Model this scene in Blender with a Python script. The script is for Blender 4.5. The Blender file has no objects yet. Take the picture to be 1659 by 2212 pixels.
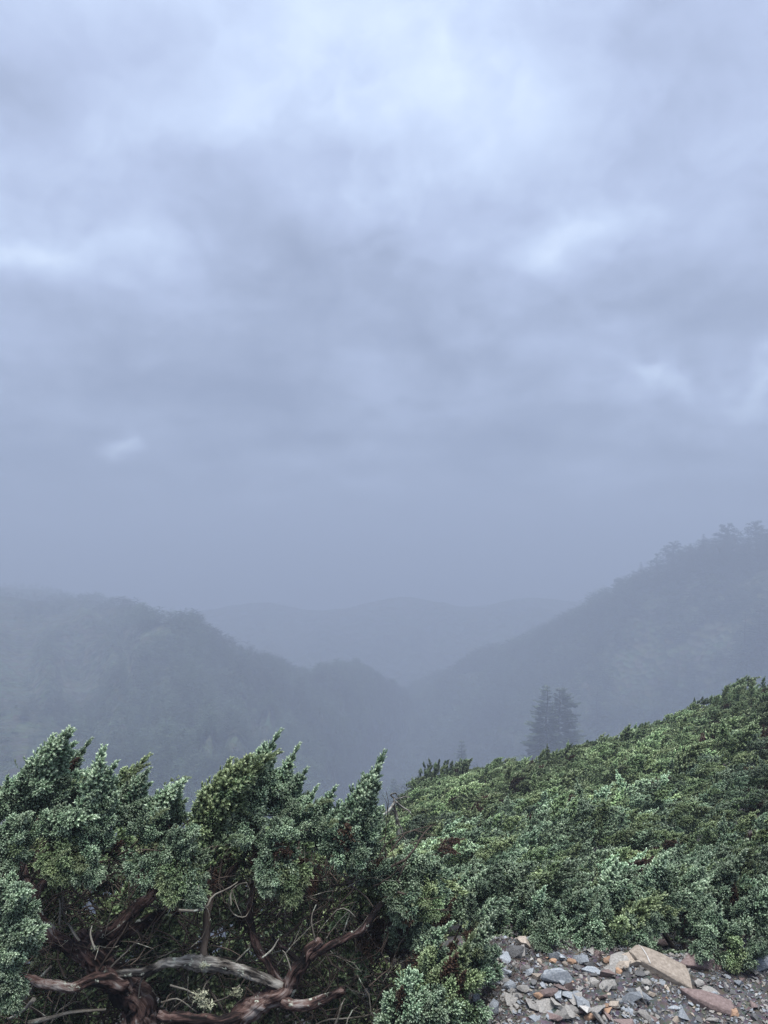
import bpy, bmesh, math, random
import numpy as np
from mathutils import Vector, Matrix, noise
from mathutils.bvhtree import BVHTree

# ------------------------------------------------------------------ camera, sky, sun, exposure
scene = bpy.context.scene
COL = scene.collection
F = 769.0                                   # focal length in pixels of the 768 x 1024 frame
PITCH = math.radians(3.57)
cam_data = bpy.data.cameras.new('camera')
cam = bpy.data.objects.new('camera', cam_data)
COL.objects.link(cam)
cam_data.sensor_fit = 'VERTICAL'
cam_data.sensor_height = 24.0
cam_data.lens = 24.0 * F / 1024.0
cam_data.clip_start = 0.05
cam_data.clip_end = 20000.0
cam.location = (0, 0, 0)                    # eye level is z = 0
cam.rotation_euler = (math.radians(90) + PITCH, 0, 0)
scene.camera = cam

def ray(px, py):
    """world direction through a pixel of the 768 x 1024 frame, scaled so that y = 1"""
    u, v = (px - 384.0) / F, (512.0 - py) / F
    y = math.cos(PITCH) - v * math.sin(PITCH)
    z = math.sin(PITCH) + v * math.cos(PITCH)
    return Vector((u / y, 1.0, z / y))

def at(px, py, depth):
    return ray(px, py) * depth

S = 768.0 / 1659.0                          # the study copy of the photo was 1659 wide
def at2(x, y, depth):
    return at(x * S, y * S, depth)

SUN_EL, SUN_AZ = 76.0, 170.0
world = bpy.data.worlds.new('World')
scene.world = world
world.use_nodes = True
world.cycles.sampling_method = 'MANUAL'
world.cycles.sample_map_resolution = 256

def build_world():
    nt = world.node_tree
    nt.nodes.clear()
    N, L = nt.nodes.new, nt.links.new
    out = N('ShaderNodeOutputWorld')
    bg = N('ShaderNodeBackground')
    L(bg.outputs[0], out.inputs[0])
    sky = N('ShaderNodeTexSky')
    sky.sky_type = 'NISHITA'
    sky.sun_disc = False
    sky.sun_elevation = math.radians(SUN_EL)
    sky.sun_rotation = math.radians(SUN_AZ)
    sky.altitude = 3000
    sk = N('ShaderNodeVectorMath'); sk.operation = 'SCALE'; sk.inputs['Scale'].default_value = 0.1
    L(sky.outputs[0], sk.inputs[0])
    tc = N('ShaderNodeTexCoord')
    nrm = N('ShaderNodeVectorMath'); nrm.operation = 'NORMALIZE'
    L(tc.outputs['Generated'], nrm.inputs[0])
    sep = N('ShaderNodeSeparateXYZ'); L(nrm.outputs[0], sep.inputs[0])

    def math_(op, a, b=None, clamp=False):
        m = N('ShaderNodeMath'); m.operation = op; m.use_clamp = clamp
        for i, v in enumerate((a, b)):
            if v is None: continue
            if isinstance(v, (int, float)): m.inputs[i].default_value = v
            else: L(v, m.inputs[i])
        return m.outputs[0]
    # cloud-deck coordinates: the deck is a level sheet overhead
    zz = math_('ADD', math_('MAXIMUM', sep.outputs[2], 0.0), 0.22)
    cx = math_('DIVIDE', sep.outputs[0], zz)
    cy = math_('DIVIDE', sep.outputs[1], zz)
    comb = N('ShaderNodeCombineXYZ')
    L(cx, comb.inputs[0]); L(cy, comb.inputs[1])
    def noise_(vec, scale, detail, rough, w=0.0, dist=0.0):
        n = N('ShaderNodeTexNoise'); n.noise_dimensions = '4D'
        n.inputs['Scale'].default_value = scale
        n.inputs['Detail'].default_value = detail
        n.inputs['Roughness'].default_value = rough
        n.inputs['W'].default_value = w
        n.inputs['Distortion'].default_value = dist
        L(vec, n.inputs['Vector'])
        return n
    n1 = noise_(comb.outputs[0], 1.6, 6, 0.52, 3.1, 0.3)
    n2 = noise_(comb.outputs[0], 4.5, 5, 0.5, 7.7, 0.2)
    # directions of the large cloud masses, edges broken by a noise warp
    wn = noise_(nrm.outputs[0], 5.0, 4, 0.55, 1.3)
    wv = N('ShaderNodeVectorMath'); wv.operation = 'SUBTRACT'
    L(wn.outputs['Color'], wv.inputs[0]); wv.inputs[1].default_value = (0.5, 0.5, 0.5)
    ws = N('ShaderNodeVectorMath'); ws.operation = 'SCALE'; ws.inputs['Scale'].default_value = 0.30
    L(wv.outputs[0], ws.inputs[0])
    wa = N('ShaderNodeVectorMath'); wa.operation = 'ADD'
    L(nrm.outputs[0], wa.inputs[0]); L(ws.outputs[0], wa.inputs[1])
    warped = wa.outputs[0]
    def blob(x, y, rx, ry, amp):
        d = ray(x * S, y * S).normalized()
        east = Vector((d.y, -d.x, 0)).normalized()
        up = east.cross(d).normalized() * -1
        if up.z < 0: up = -up
        sub = N('ShaderNodeVectorMath'); sub.operation = 'SUBTRACT'
        L(warped, sub.inputs[0]); sub.inputs[1].default_value = d
        de = N('ShaderNodeVectorMath'); de.operation = 'DOT_PRODUCT'
        L(sub.outputs[0], de.inputs[0]); de.inputs[1].default_value = east * (F / (rx * S))
        du = N('ShaderNodeVectorMath'); du.operation = 'DOT_PRODUCT'
        L(sub.outputs[0], du.inputs[0]); du.inputs[1].default_value = up * (F / (ry * S))
        r2 = math_('ADD', math_('MULTIPLY', de.outputs['Value'], de.outputs['Value']),
                   math_('MULTIPLY', du.outputs['Value'], du.outputs['Value']))
        fr = N('ShaderNodeVectorMath'); fr.operation = 'DOT_PRODUCT'
        L(nrm.outputs[0], fr.inputs[0]); fr.inputs[1].default_value = d
        g = math_('POWER', 2.718, math_('MULTIPLY', r2, -1.0))
        g = math_('MULTIPLY', g, math_('GREATER_THAN', fr.outputs['Value'], 0.0))
        return math_('MULTIPLY', g, amp)
    total = math_('ADD', math_('MULTIPLY', math_('SUBTRACT', n1.outputs['Fac'], 0.5), 1.15),
                  math_('MULTIPLY', math_('SUBTRACT', n2.outputs['Fac'], 0.5), 0.5))
    n3 = noise_(warped, 7.0, 8, 0.6, 5.2, 0.4)
    total = math_('ADD', total, math_('MULTIPLY', math_('SUBTRACT', n3.outputs['Fac'], 0.5), 0.62))
    for b in SKY_BLOBS:
        total = math_('ADD', total, blob(*b))
    # an overcast deck is brightest overhead and darkest near the horizon
    grad = math_('MULTIPLY', math_('POWER', math_('MAXIMUM', sep.outputs[2], 0.0), 0.8), 0.62)
    total = math_('ADD', math_('ADD', total, grad), 0.22)
    ramp = N('ShaderNodeValToRGB')
    L(total, ramp.inputs[0])
    e = ramp.color_ramp.elements
    e[0].position = 0.0;  e[0].color = (0.24, 0.292, 0.42, 1)
    e[1].position = 1.0;  e[1].color = (0.80, 0.93, 1.12, 1)
    for p, c in ((0.25, (0.335, 0.40, 0.555)), (0.5, (0.46, 0.545, 0.755)), (0.75, (0.60, 0.715, 0.94))):
        k = e.new(p); k.color = (*c, 1)
    mix = N('ShaderNodeMix'); mix.data_type = 'RGBA'
    mix.inputs[0].default_value = 0.94
    L(sk.outputs[0], mix.inputs[6]); L(ramp.outputs[0], mix.inputs[7])
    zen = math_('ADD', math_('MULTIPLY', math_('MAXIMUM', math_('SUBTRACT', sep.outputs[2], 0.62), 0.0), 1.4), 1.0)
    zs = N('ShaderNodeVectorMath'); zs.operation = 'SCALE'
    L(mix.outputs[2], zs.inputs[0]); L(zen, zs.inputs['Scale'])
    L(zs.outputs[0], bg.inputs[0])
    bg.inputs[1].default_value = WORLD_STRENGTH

WORLD_STRENGTH = 0.245
#            x     y    rx   ry   strength
SKY_BLOBS = [(740, 640, 330, 260, -0.28), (420, 860, 320, 200, -0.17), (60, 1000, 180, 280, -0.22), (1100, 1000, 420, 110, -0.10),
             (560, 190, 280, 170, 0.16), (1150, 250, 240, 130, 0.26), (1230, 520, 200, 70, 0.48), (110, 565, 150, 45, 0.34), (275, 972, 42, 30, 0.62),
             (1390, 840, 100, 30, 0.34), (1620, 830, 80, 28, 0.28), (880, 370, 110, 60, 0.16), (1600, 700, 260, 120, -0.10)]
build_world()

sun_data = bpy.data.lights.new('sun', 'SUN')
sun_data.energy = 1.5
sun_data.angle = math.radians(32)
sun_data.color = (1.0, 0.97, 0.93)
sun = bpy.data.objects.new('sun', sun_data)
COL.objects.link(sun)
sun.rotation_euler = (math.radians(90 - SUN_EL), 0, math.radians(180 - SUN_AZ))

vs = scene.view_settings
vs.view_transform = 'Standard'
vs.look = 'None'
vs.exposure = 2.42
vs.gamma = 1.0
vs.use_curve_mapping = False
cy = scene.cycles
cy.max_bounces = 6
cy.diffuse_bounces = 3
cy.transmission_bounces = 3
cy.transparent_max_bounces = 8
cy.volume_bounces = 2
cy.use_denoising = True
cy.use_adaptive_sampling = True
cy.adaptive_threshold = 0.01

HAZE_DENSITY = 0.0046
rng = np.random.default_rng(11)
random.seed(5)

# ------------------------------------------------------------------ helpers
def link(name, me, mats=(), parent=None, kind=None, label=None, cat=None, group=None):
    o = bpy.data.objects.new(name, me)
    COL.objects.link(o)
    if me is not None:
        for m in mats:
            if len(me.materials) < len(mats): me.materials.append(m)
    if parent is not None: o.parent = parent
    tag(o, label, cat, group, kind)
    return o

def tag(o, label=None, cat=None, group=None, kind=None):
    if label: o['label'] = label
    if cat: o['category'] = cat
    if group: o['group'] = group
    if kind: o['kind'] = kind

def empty(name, loc, label, cat, group=None):
    o = bpy.data.objects.new(name, None)
    COL.objects.link(o)
    o.empty_display_size = 0.1
    o.location = loc
    tag(o, label, cat, group)
    return o

def mesh_np(name, v, tris, smooth=False, attrs=None, matidx=None):
    """mesh from arrays: v (n,3), tris (m,3) or (m,4)"""
    v = np.asarray(v, dtype=np.float32); tris = np.asarray(tris, dtype=np.int32)
    me = bpy.data.meshes.new(name)
    k = tris.shape[1]
    me.vertices.add(len(v)); me.vertices.foreach_set('co', v.ravel())
    me.loops.add(tris.size); me.loops.foreach_set('vertex_index', tris.ravel())
    me.polygons.add(len(tris))
    me.polygons.foreach_set('loop_start', np.arange(0, tris.size, k, dtype=np.int32))
    me.polygons.foreach_set('loop_total', np.full(len(tris), k, dtype=np.int32))
    if smooth: me.polygons.foreach_set('use_smooth', np.ones(len(tris), dtype=bool))
    if matidx is not None: me.polygons.foreach_set('material_index', np.asarray(matidx, dtype=np.int32))
    for an, av in (attrs or {}).items():
        a = me.attributes.new(an, 'FLOAT', 'POINT')
        a.data.foreach_set('value', np.asarray(av, dtype=np.float32))
    me.update(calc_edges=True)
    me.validate()
    return me

def unit(a):
    return a / (np.linalg.norm(a, axis=-1, keepdims=True) + 1e-9)

def fbm(x, y, z=0.0, oct=4):
    return noise.fractal(Vector((x, y, z)), 1.0, 2.1, oct, noise_basis='PERLIN_ORIGINAL')

class MB:
    """collects triangles and quads (as triangles) with one scalar attribute"""
    def __init__(s): s.v, s.t, s.a, s.m, s.w, s.n = [], [], [], [], [], 0
    def add(s, v, t, a=0.0, m=0, w=None):
        v = np.asarray(v, dtype=np.float32).reshape(-1, 3); t = np.asarray(t, dtype=np.int32).reshape(-1, 3)
        s.v.append(v); s.t.append(t + s.n); s.n += len(v)
        s.a.append(np.broadcast_to(np.asarray(a, dtype=np.float32), (len(v),)).copy())
        s.m.append(np.full(len(t), m, dtype=np.int32))
        s.w.append(np.zeros((len(v), 3), dtype=np.float32) if w is None else np.asarray(w, dtype=np.float32))
    def mesh(s, name, smooth=False):
        me = mesh_np(name, np.concatenate(s.v), np.concatenate(s.t), smooth, {'fr': np.concatenate(s.a)}, np.concatenate(s.m))
        w = np.concatenate(s.w)
        if w.any():
            at_ = me.attributes.new('grain', 'FLOAT_VECTOR', 'POINT')
            at_.data.foreach_set('vector', w.ravel())
        return me

def catmull(pts, n):
    pts = [np.asarray(p, dtype=float) for p in pts]
    if len(pts) == 2:
        return np.array([pts[0] + (pts[1] - pts[0]) * t for t in np.linspace(0, 1, n)])
    P = [2 * pts[0] - pts[1]] + pts + [2 * pts[-1] - pts[-2]]
    out = []
    segs = len(pts) - 1
    for i in range(n):
        f = i / (n - 1) * segs
        k = min(int(f), segs - 1); t = f - k
        a, b, c, d = P[k], P[k + 1], P[k + 2], P[k + 3]
        out.append(0.5 * (2 * b + (c - a) * t + (2 * a - 5 * b + 4 * c - d) * t * t + (3 * b - a - 3 * c + d) * t ** 3))
    return np.array(out)

def tube(mb, pts, radii, seg=6, rough=0.0, seed=0, ridges=0, attr=0.5, m=0, cap=True):
    """a limb; rough swells and dents it, ridges gives it twisting fibrous bark"""
    pts = np.asarray(pts, dtype=float); n = len(pts)
    radii = np.interp(np.linspace(0, 1, n), np.linspace(0, 1, len(radii)), radii)
    tan = unit(np.gradient(pts, axis=0))
    ref = np.array([0.31, 0.2, 0.93]); up = unit(np.cross(tan[0], ref))
    along = np.concatenate([[0], np.cumsum(np.linalg.norm(np.diff(pts, axis=0), axis=1))])
    rings, grain = [], []
    for i in range(n):
        up = up - tan[i] * np.dot(up, tan[i]); up = up / (np.linalg.norm(up) + 1e-9)
        side = np.cross(tan[i], up)
        for k in range(seg):
            a = 2 * math.pi * k / seg
            r = radii[i]
            tw = a + along[i] * 3.0
            c, s_ = math.cos(tw), math.sin(tw)
            if rough:
                r *= 1 + rough * noise.noise(Vector((c * 1.0 + seed * 7.1, s_ * 1.0, along[i] * 6))) \
                       + 0.5 * rough * noise.noise(Vector((c * 3 + seed * 3.3, s_ * 3, along[i] * 16)))
                if ridges:
                    g = noise.noise(Vector((c * ridges * 0.55 + seed, s_ * ridges * 0.55, along[i] * 4)))
                    g2 = noise.noise(Vector((c * ridges * 1.3 + seed, s_ * ridges * 1.3, along[i] * 14)))
                    g3 = noise.noise(Vector((c * 1.9 + seed * 2, s_ * 1.9, along[i] * 8)))
                    r *= 1 - 0.34 * max(0.0, 0.22 - abs(g)) / 0.22 + 0.20 * g2 + 0.07 * round(g3 * 4) / 2
            rings.append(pts[i] + (up * math.cos(a) + side * math.sin(a)) * r)
            grain.append((c * radii[i] + seed, s_ * radii[i], along[i] * 0.16))
    v = np.array(rings).reshape(-1, 3)
    t = []
    for i in range(n - 1):
        for k in range(seg):
            a, b = i * seg + k, i * seg + (k + 1) % seg
            c, d = a + seg, b + seg
            t += [(a, b, d), (a, d, c)]
    if cap:
        v = np.vstack([v, pts[0], pts[-1]])
        grain += [grain[0], grain[-1]]
        for k in range(seg):
            t.append((n * seg, (k + 1) % seg, k))
            t.append((n * seg + 1, (n - 1) * seg + k, (n - 1) * seg + (k + 1) % seg))
    mb.add(v, t, attr, m, grain)

# ------------------------------------------------------------------ materials
def new_mat(name):
    m = bpy.data.materials.new(name); m.use_nodes = True
    nt = m.node_tree; nt.nodes.clear()
    out = nt.nodes.new('ShaderNodeOutputMaterial')
    return m, nt, out

def ramp_node(nt, stops):
    r = nt.nodes.new('ShaderNodeValToRGB')
    e = r.color_ramp.elements
    while len(e) < len(stops): e.new(0.5)
    for k, (p, c) in enumerate(stops):
        e[k].position = p; e[k].color = (*c, 1)
    return r

def foliage_mat(name, stops, var=0.35, trans=0.25, hue=0.02, rough=0.55):
    m, nt, out = new_mat(name)
    N, L = nt.nodes.new, nt.links.new
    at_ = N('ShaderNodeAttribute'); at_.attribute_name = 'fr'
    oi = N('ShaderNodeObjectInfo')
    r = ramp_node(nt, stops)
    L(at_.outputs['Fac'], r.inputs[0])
    hsv = N('ShaderNodeHueSaturation')
    mr = N('ShaderNodeMapRange'); mr.inputs['To Min'].default_value = 1 - var; mr.inputs['To Max'].default_value = 1 + var
    ti = N('ShaderNodeAttribute'); ti.attribute_type = 'INSTANCER'; ti.attribute_name = 'tint'
    tm = N('ShaderNodeMath'); tm.operation = 'MULTIPLY_ADD'; tm.inputs[1].default_value = 0.55; tm.inputs[2].default_value = 1.0
    L(ti.outputs['Fac'], tm.inputs[0])
    vm = N('ShaderNodeMath'); vm.operation = 'MULTIPLY'
    L(oi.outputs['Random'], mr.inputs[0]); L(mr.outputs[0], vm.inputs[0]); L(tm.outputs[0], vm.inputs[1]); L(vm.outputs[0], hsv.inputs['Value'])
    w = N('ShaderNodeTexWhiteNoise'); w.noise_dimensions = '1D'
    L(oi.outputs['Random'], w.inputs['W'])
    mr2 = N('ShaderNodeMapRange'); mr2.inputs['To Min'].default_value = 0.5 - hue; mr2.inputs['To Max'].default_value = 0.5 + hue
    L(w.outputs[0], mr2.inputs[0]); L(mr2.outputs[0], hsv.inputs['Hue'])
    L(r.outputs[0], hsv.inputs['Color'])
    p = N('ShaderNodeBsdfPrincipled')
    p.inputs['Roughness'].default_value = rough
    p.inputs['Specular IOR Level'].default_value = 0.3
    L(hsv.outputs[0], p.inputs['Base Color'])
    tr = N('ShaderNodeBsdfTranslucent'); L(hsv.outputs[0], tr.inputs[0])
    mx = N('ShaderNodeMixShader'); mx.inputs[0].default_value = trans
    L(p.outputs[0], mx.inputs[1]); L(tr.outputs[0], mx.inputs[2])
    L(mx.outputs[0], out.inputs[0])
    return m

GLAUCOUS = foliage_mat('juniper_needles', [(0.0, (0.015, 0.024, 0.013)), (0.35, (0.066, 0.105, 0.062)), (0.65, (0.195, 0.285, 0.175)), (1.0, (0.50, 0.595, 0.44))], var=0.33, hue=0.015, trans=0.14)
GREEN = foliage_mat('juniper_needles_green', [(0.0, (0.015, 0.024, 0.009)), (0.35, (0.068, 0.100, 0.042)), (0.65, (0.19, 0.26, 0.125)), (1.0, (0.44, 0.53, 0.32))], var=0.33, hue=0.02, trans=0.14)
YOUNG = foliage_mat('juniper_new_shoots', [(0.0, (0.06, 0.085, 0.035)), (0.5, (0.15, 0.20, 0.10)), (1.0, (0.34, 0.41, 0.25))], var=0.2)
DEADF = foliage_mat('juniper_dead_needles', [(0.0, (0.020, 0.013, 0.010)), (0.5, (0.060, 0.037, 0.027)), (1.0, (0.14, 0.088, 0.062))], var=0.3, hue=0.01)
FIR = foliage_mat('fir_needles', [(0.0, (0.02, 0.035, 0.022)), (0.6, (0.045, 0.07, 0.042)), (1.0, (0.085, 0.12, 0.07))], var=0.3, trans=0.1)

FIRLIGHT = foliage_mat('dark_juniper_needles', [(0.0, (0.012, 0.02, 0.012)), (0.5, (0.06, 0.09, 0.052)), (1.0, (0.16, 0.20, 0.12))], var=0.3, trans=0.1)

def bark_mat(name, stops, lichen=0.0, bump=0.7, scale=60.0, lscale=22.0):
    m, nt, out = new_mat(name)
    N, L = nt.nodes.new, nt.links.new
    gr = N('ShaderNodeAttribute'); gr.attribute_name = 'grain'
    tc = N('ShaderNodeTexCoord')
    n1 = N('ShaderNodeTexNoise'); n1.inputs['Scale'].default_value = scale; n1.inputs['Detail'].default_value = 6; n1.inputs['Roughness'].default_value = 0.68; n1.inputs['Distortion'].default_value = 0.6
    L(gr.outputs['Vector'], n1.inputs['Vector'])
    n0 = N('ShaderNodeTexNoise'); n0.inputs['Scale'].default_value = 9.0; n0.inputs['Detail'].default_value = 4
    L(tc.outputs['Object'], n0.inputs['Vector'])
    ad = N('ShaderNodeMath'); ad.operation = 'MULTIPLY_ADD'; ad.inputs[1].default_value = 0.8; 
    sb = N('ShaderNodeMath'); sb.operation = 'SUBTRACT'; sb.inputs[1].default_value = 0.4
    L(n0.outputs['Fac'], ad.inputs[0]); L(sb.outputs[0], ad.inputs[2]); L(n1.outputs['Fac'], sb.inputs[0])
    r = ramp_node(nt, stops); L(ad.outputs[0], r.inputs[0])
    col = r.outputs[0]
    if lichen:
        n3 = N('ShaderNodeTexNoise'); n3.inputs['Scale'].default_value = lscale; n3.inputs['Detail'].default_value = 7; n3.inputs['Roughness'].default_value = 0.7
        L(tc.outputs['Object'], n3.inputs['Vector'])
        lr = ramp_node(nt, [(1 - lichen - 0.02, (0, 0, 0)), (1 - lichen + 0.02, (1, 1, 1))])
        L(n3.outputs['Fac'], lr.inputs[0])
        mx = N('ShaderNodeMix'); mx.data_type = 'RGBA'
        L(lr.outputs[0], mx.inputs[0]); L(col, mx.inputs[6]); mx.inputs[7].default_value = (0.34, 0.37, 0.31, 1)
        col = mx.outputs[2]
    p = N('ShaderNodeBsdfPrincipled'); p.inputs['Roughness'].default_value = 0.9
    p.inputs['Specular IOR Level'].default_value = 0.12
    L(col, p.inputs['Base Color'])
    b = N('ShaderNodeBump'); b.inputs['Strength'].default_value = bump; b.inputs['Distance'].default_value = 0.008
    L(n1.outputs['Fac'], b.inputs['Height']); L(b.outputs[0], p.inputs['Normal'])
    L(p.outputs[0], out.inputs[0])
    return m

BARK = bark_mat('juniper_bark', [(0.36, (0.006, 0.005, 0.005)), (0.45, (0.020, 0.013, 0.012)), (0.53, (0.070, 0.042, 0.036)), (0.60, (0.12, 0.085, 0.075)), (0.70, (0.22, 0.20, 0.19))], lichen=0.37, bump=1.0)
BARK_DARK = bark_mat('dark_twig_bark', [(0.3, (0.03, 0.022, 0.018)), (0.7, (0.10, 0.08, 0.065))], lichen=0.0)
DEADWOOD = bark_mat('weathered_wood', [(0.36, (0.016, 0.014, 0.013)), (0.46, (0.075, 0.068, 0.060)), (0.55, (0.16, 0.15, 0.135)), (0.68, (0.30, 0.29, 0.265))], lichen=0.41, bump=1.0)
PALETWIG = bark_mat('pale_twig_bark', [(0.38, (0.045, 0.038, 0.030)), (0.65, (0.22, 0.205, 0.175))], lichen=0.40)
TRUNKFAR = bark_mat('fir_bark', [(0.3, (0.04, 0.033, 0.028)), (0.7, (0.09, 0.075, 0.065))], scale=2.0)

def rock_mat(name, stops, scale=14.0, vein=None):
    m, nt, out = new_mat(name)
    N, L = nt.nodes.new, nt.links.new
    tc = N('ShaderNodeTexCoord'); oi = N('ShaderNodeObjectInfo')
    ad0 = N('ShaderNodeVectorMath'); ad0.operation = 'ADD'
    L(tc.outputs['Object'], ad0.inputs[0]); L(oi.outputs['Random'], ad0.inputs[1])
    n1 = N('ShaderNodeTexNoise'); n1.inputs['Scale'].default_value = scale; n1.inputs['Detail'].default_value = 9; n1.inputs['Roughness'].default_value = 0.62
    L(ad0.outputs[0], n1.inputs['Vector'])
    r = ramp_node(nt, stops); L(n1.outputs['Fac'], r.inputs[0])
    n2 = N('ShaderNodeTexNoise'); n2.inputs['Scale'].default_value = scale * 9; n2.inputs['Detail'].default_value = 4
    L(ad0.outputs[0], n2.inputs['Vector'])
    hsv = N('ShaderNodeHueSaturation')
    mr = N('ShaderNodeMapRange'); mr.inputs['To Min'].default_value = 0.72; mr.inputs['To Max'].default_value = 1.28
    L(oi.outputs['Random'], mr.inputs[0]); L(mr.outputs[0], hsv.inputs['Value']); L(r.outputs[0], hsv.inputs['Color'])
    p = N('ShaderNodeBsdfPrincipled'); p.inputs['Roughness'].default_value = 0.72
    p.inputs['Specular IOR Level'].default_value = 0.35
    L(hsv.outputs[0], p.inputs['Base Color'])
    b = N('ShaderNodeBump'); b.inputs['Strength'].default_value = 0.5; b.inputs['Distance'].default_value = 0.006
    ad = N('ShaderNodeMath'); ad.operation = 'ADD'
    L(n1.outputs['Fac'], ad.inputs[0]); L(n2.outputs['Fac'], ad.inputs[1])
    L(ad.outputs[0], b.inputs['Height']); L(b.outputs[0], p.inputs['Normal'])
    L(p.outputs[0], out.inputs[0])
    return m

ROCKS = {
    'slate': rock_mat('slate_stone', [(0.3, (0.115, 0.13, 0.148)), (0.55, (0.22, 0.24, 0.26)), (0.75, (0.38, 0.39, 0.39))]),
    'grey': rock_mat('grey_stone', [(0.3, (0.125, 0.12, 0.112)), (0.55, (0.235, 0.225, 0.21)), (0.8, (0.35, 0.335, 0.31))]),
    'tan': rock_mat('tan_stone', [(0.3, (0.18, 0.15, 0.12)), (0.55, (0.30, 0.255, 0.21)), (0.8, (0.41, 0.365, 0.315))]),
    'orange': rock_mat('rusty_orange_stone', [(0.3, (0.17, 0.10, 0.065)), (0.55, (0.29, 0.185, 0.12)), (0.8, (0.38, 0.295, 0.22))]),
    'maroon': rock_mat('maroon_stone', [(0.3, (0.10, 0.072, 0.067)), (0.55, (0.165, 0.122, 0.114)), (0.8, (0.25, 0.20, 0.19))]),
    'dark': rock_mat('dark_shale', [(0.3, (0.05, 0.05, 0.052)), (0.6, (0.10, 0.10, 0.10)), (0.85, (0.18, 0.175, 0.17))]),
    'pale': rock_mat('pale_stone', [(0.3, (0.26, 0.25, 0.235)), (0.6, (0.38, 0.37, 0.35)), (0.85, (0.50, 0.49, 0.475))]),
}

def ground_mat(name, stops, scale, bump, bdist, fine=8.0):
    m, nt, out = new_mat(name)
    N, L = nt.nodes.new, nt.links.new
    tc = N('ShaderNodeTexCoord')
    n1 = N('ShaderNodeTexNoise'); n1.inputs['Scale'].default_value = scale; n1.inputs['Detail'].default_value = 10; n1.inputs['Roughness'].default_value = 0.65
    L(tc.outputs['Object'], n1.inputs['Vector'])
    r = ramp_node(nt, stops); L(n1.outputs['Fac'], r.inputs[0])
    v = N('ShaderNodeTexVoronoi'); v.inputs['Scale'].default_value = scale * fine
    L(tc.outputs['Object'], v.inputs['Vector'])
    p = N('ShaderNodeBsdfPrincipled'); p.inputs['Roughness'].default_value = 0.9
    p.inputs['Specular IOR Level'].default_value = 0.2
    mx = N('ShaderNodeMix'); mx.data_type = 'RGBA'; mx.blend_type = 'MULTIPLY'; mx.inputs[0].default_value = 0.35
    L(r.outputs[0], mx.inputs[6]); L(v.outputs['Color'], mx.inputs[7])
    L(mx.outputs[2], p.inputs['Base Color'])
    b = N('ShaderNodeBump'); b.inputs['Strength'].default_value = bump; b.inputs['Distance'].default_value = bdist
    ad = N('ShaderNodeMath'); ad.operation = 'ADD'
    L(n1.outputs['Fac'], ad.inputs[0]); L(v.outputs['Distance'], ad.inputs[1])
    L(ad.outputs[0], b.inputs['Height']); L(b.outputs[0], p.inputs['Normal'])
    L(p.outputs[0], out.inputs[0])
    return m

SOIL = ground_mat('dark_gravelly_soil', [(0.3, (0.040, 0.038, 0.038)), (0.55, (0.085, 0.081, 0.080)), (0.8, (0.15, 0.143, 0.138))], 9.0, 0.8, 0.012)
HILL = ground_mat('forest_floor', [(0.3, (0.03, 0.04, 0.025)), (0.6, (0.06, 0.075, 0.045)), (0.85, (0.11, 0.11, 0.08))], 0.05, 0.8, 3.0)
FARM = ground_mat('far_mountain_forest', [(0.3, (0.02, 0.03, 0.022)), (0.6, (0.05, 0.06, 0.04)), (0.8, (0.12, 0.12, 0.10))], 0.012, 1.0, 8.0, 12.0)

# ------------------------------------------------------------------ terrain
def sstep(a, b, x):
    t = min(1.0, max(0.0, (x - a) / (b - a)))
    return t * t * (3 - 2 * t)

CY = np.array([3.5, 5.0, 7.0, 10.0, 14.0])
CPX = np.array([300.0, 375.0, 420.0, 600.0, 768.0, 936.0])
CROW = np.array([[950, 930, 915, 905, 900], [942, 908, 880, 857, 838], [926, 880, 843, 811, 789], [907, 850, 807, 775, 753], [897, 817, 760, 717, 690], [887, 784, 713, 659, 627]], dtype=float)
CSL = np.vectorize(lambda r_: ray(384, r_).z)(CROW)          # steepness of the sight line that grazes the thicket's top

def canopy(x, y):
    """mean height of the juniper thicket's top, relative to the eye"""
    yy = min(max(y, 3.5), 14.0)
    px = 384 + F * x / yy
    sl = float(np.interp(px, CPX, [np.interp(yy, CY, CSL[k]) for k in range(len(CPX))]))
    z = sl * yy
    if y > 14.0: z += sl * (y - 14.0) - 0.10 * (y - 14.0) ** 2
    return z

def ground_z(x, y):
    hump = 0.20 + 0.40 * sstep(3.6, 9, y)
    slope = canopy(x, y) - hump
    pad = -1.66 + 0.20 * (y - 2.6) - 0.04 * (x - 1.0)
    edge = 3.06 + 0.08 * math.sin(x * 2.3 + 0.4) + 0.10 * max(0.0, x - 1.2)
    k = sstep(edge, edge + 0.45, y)
    left = sstep(0.45, 0.10, x)
    low = -1.86 - 0.12 * (y - 3.0) - 0.05 * x
    pad = pad * (1 - left) + low * left
    z = pad * (1 - k) + slope * k
    z -= 0.55 * sstep(0.35, -0.35, x) * sstep(2.9, 3.7, y)
    return z + 0.02 * fbm(x * 4, y * 4, 0.0, 3)

def build_ground():
    xs = np.concatenate([np.linspace(-60, -4, 15), np.linspace(-3.5, 4, 110), np.linspace(4.5, 45, 42)])
    ys = np.concatenate([np.linspace(-30, 1.5, 10), np.linspace(1.8, 5, 64), np.linspace(5.2, 50, 60)])
    v = np.array([(x, y, ground_z(x, y)) for y in ys for x in xs])
    nx = len(xs)
    q = [(j * nx + i, j * nx + i + 1, (j + 1) * nx + i + 1, (j + 1) * nx + i) for j in range(len(ys) - 1) for i in range(nx - 1)]
    me = mesh_np('ground', v, q, True)
    link('ground', me, [SOIL], kind='structure')
    return BVHTree.FromPolygons([tuple(p) for p in v], q)
GROUND = build_ground()

def on_ground(px, py):
    hit = GROUND.ray_cast(Vector((0, 0, 0)), ray(px, py).normalized())
    return hit[0], hit[1]

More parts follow.
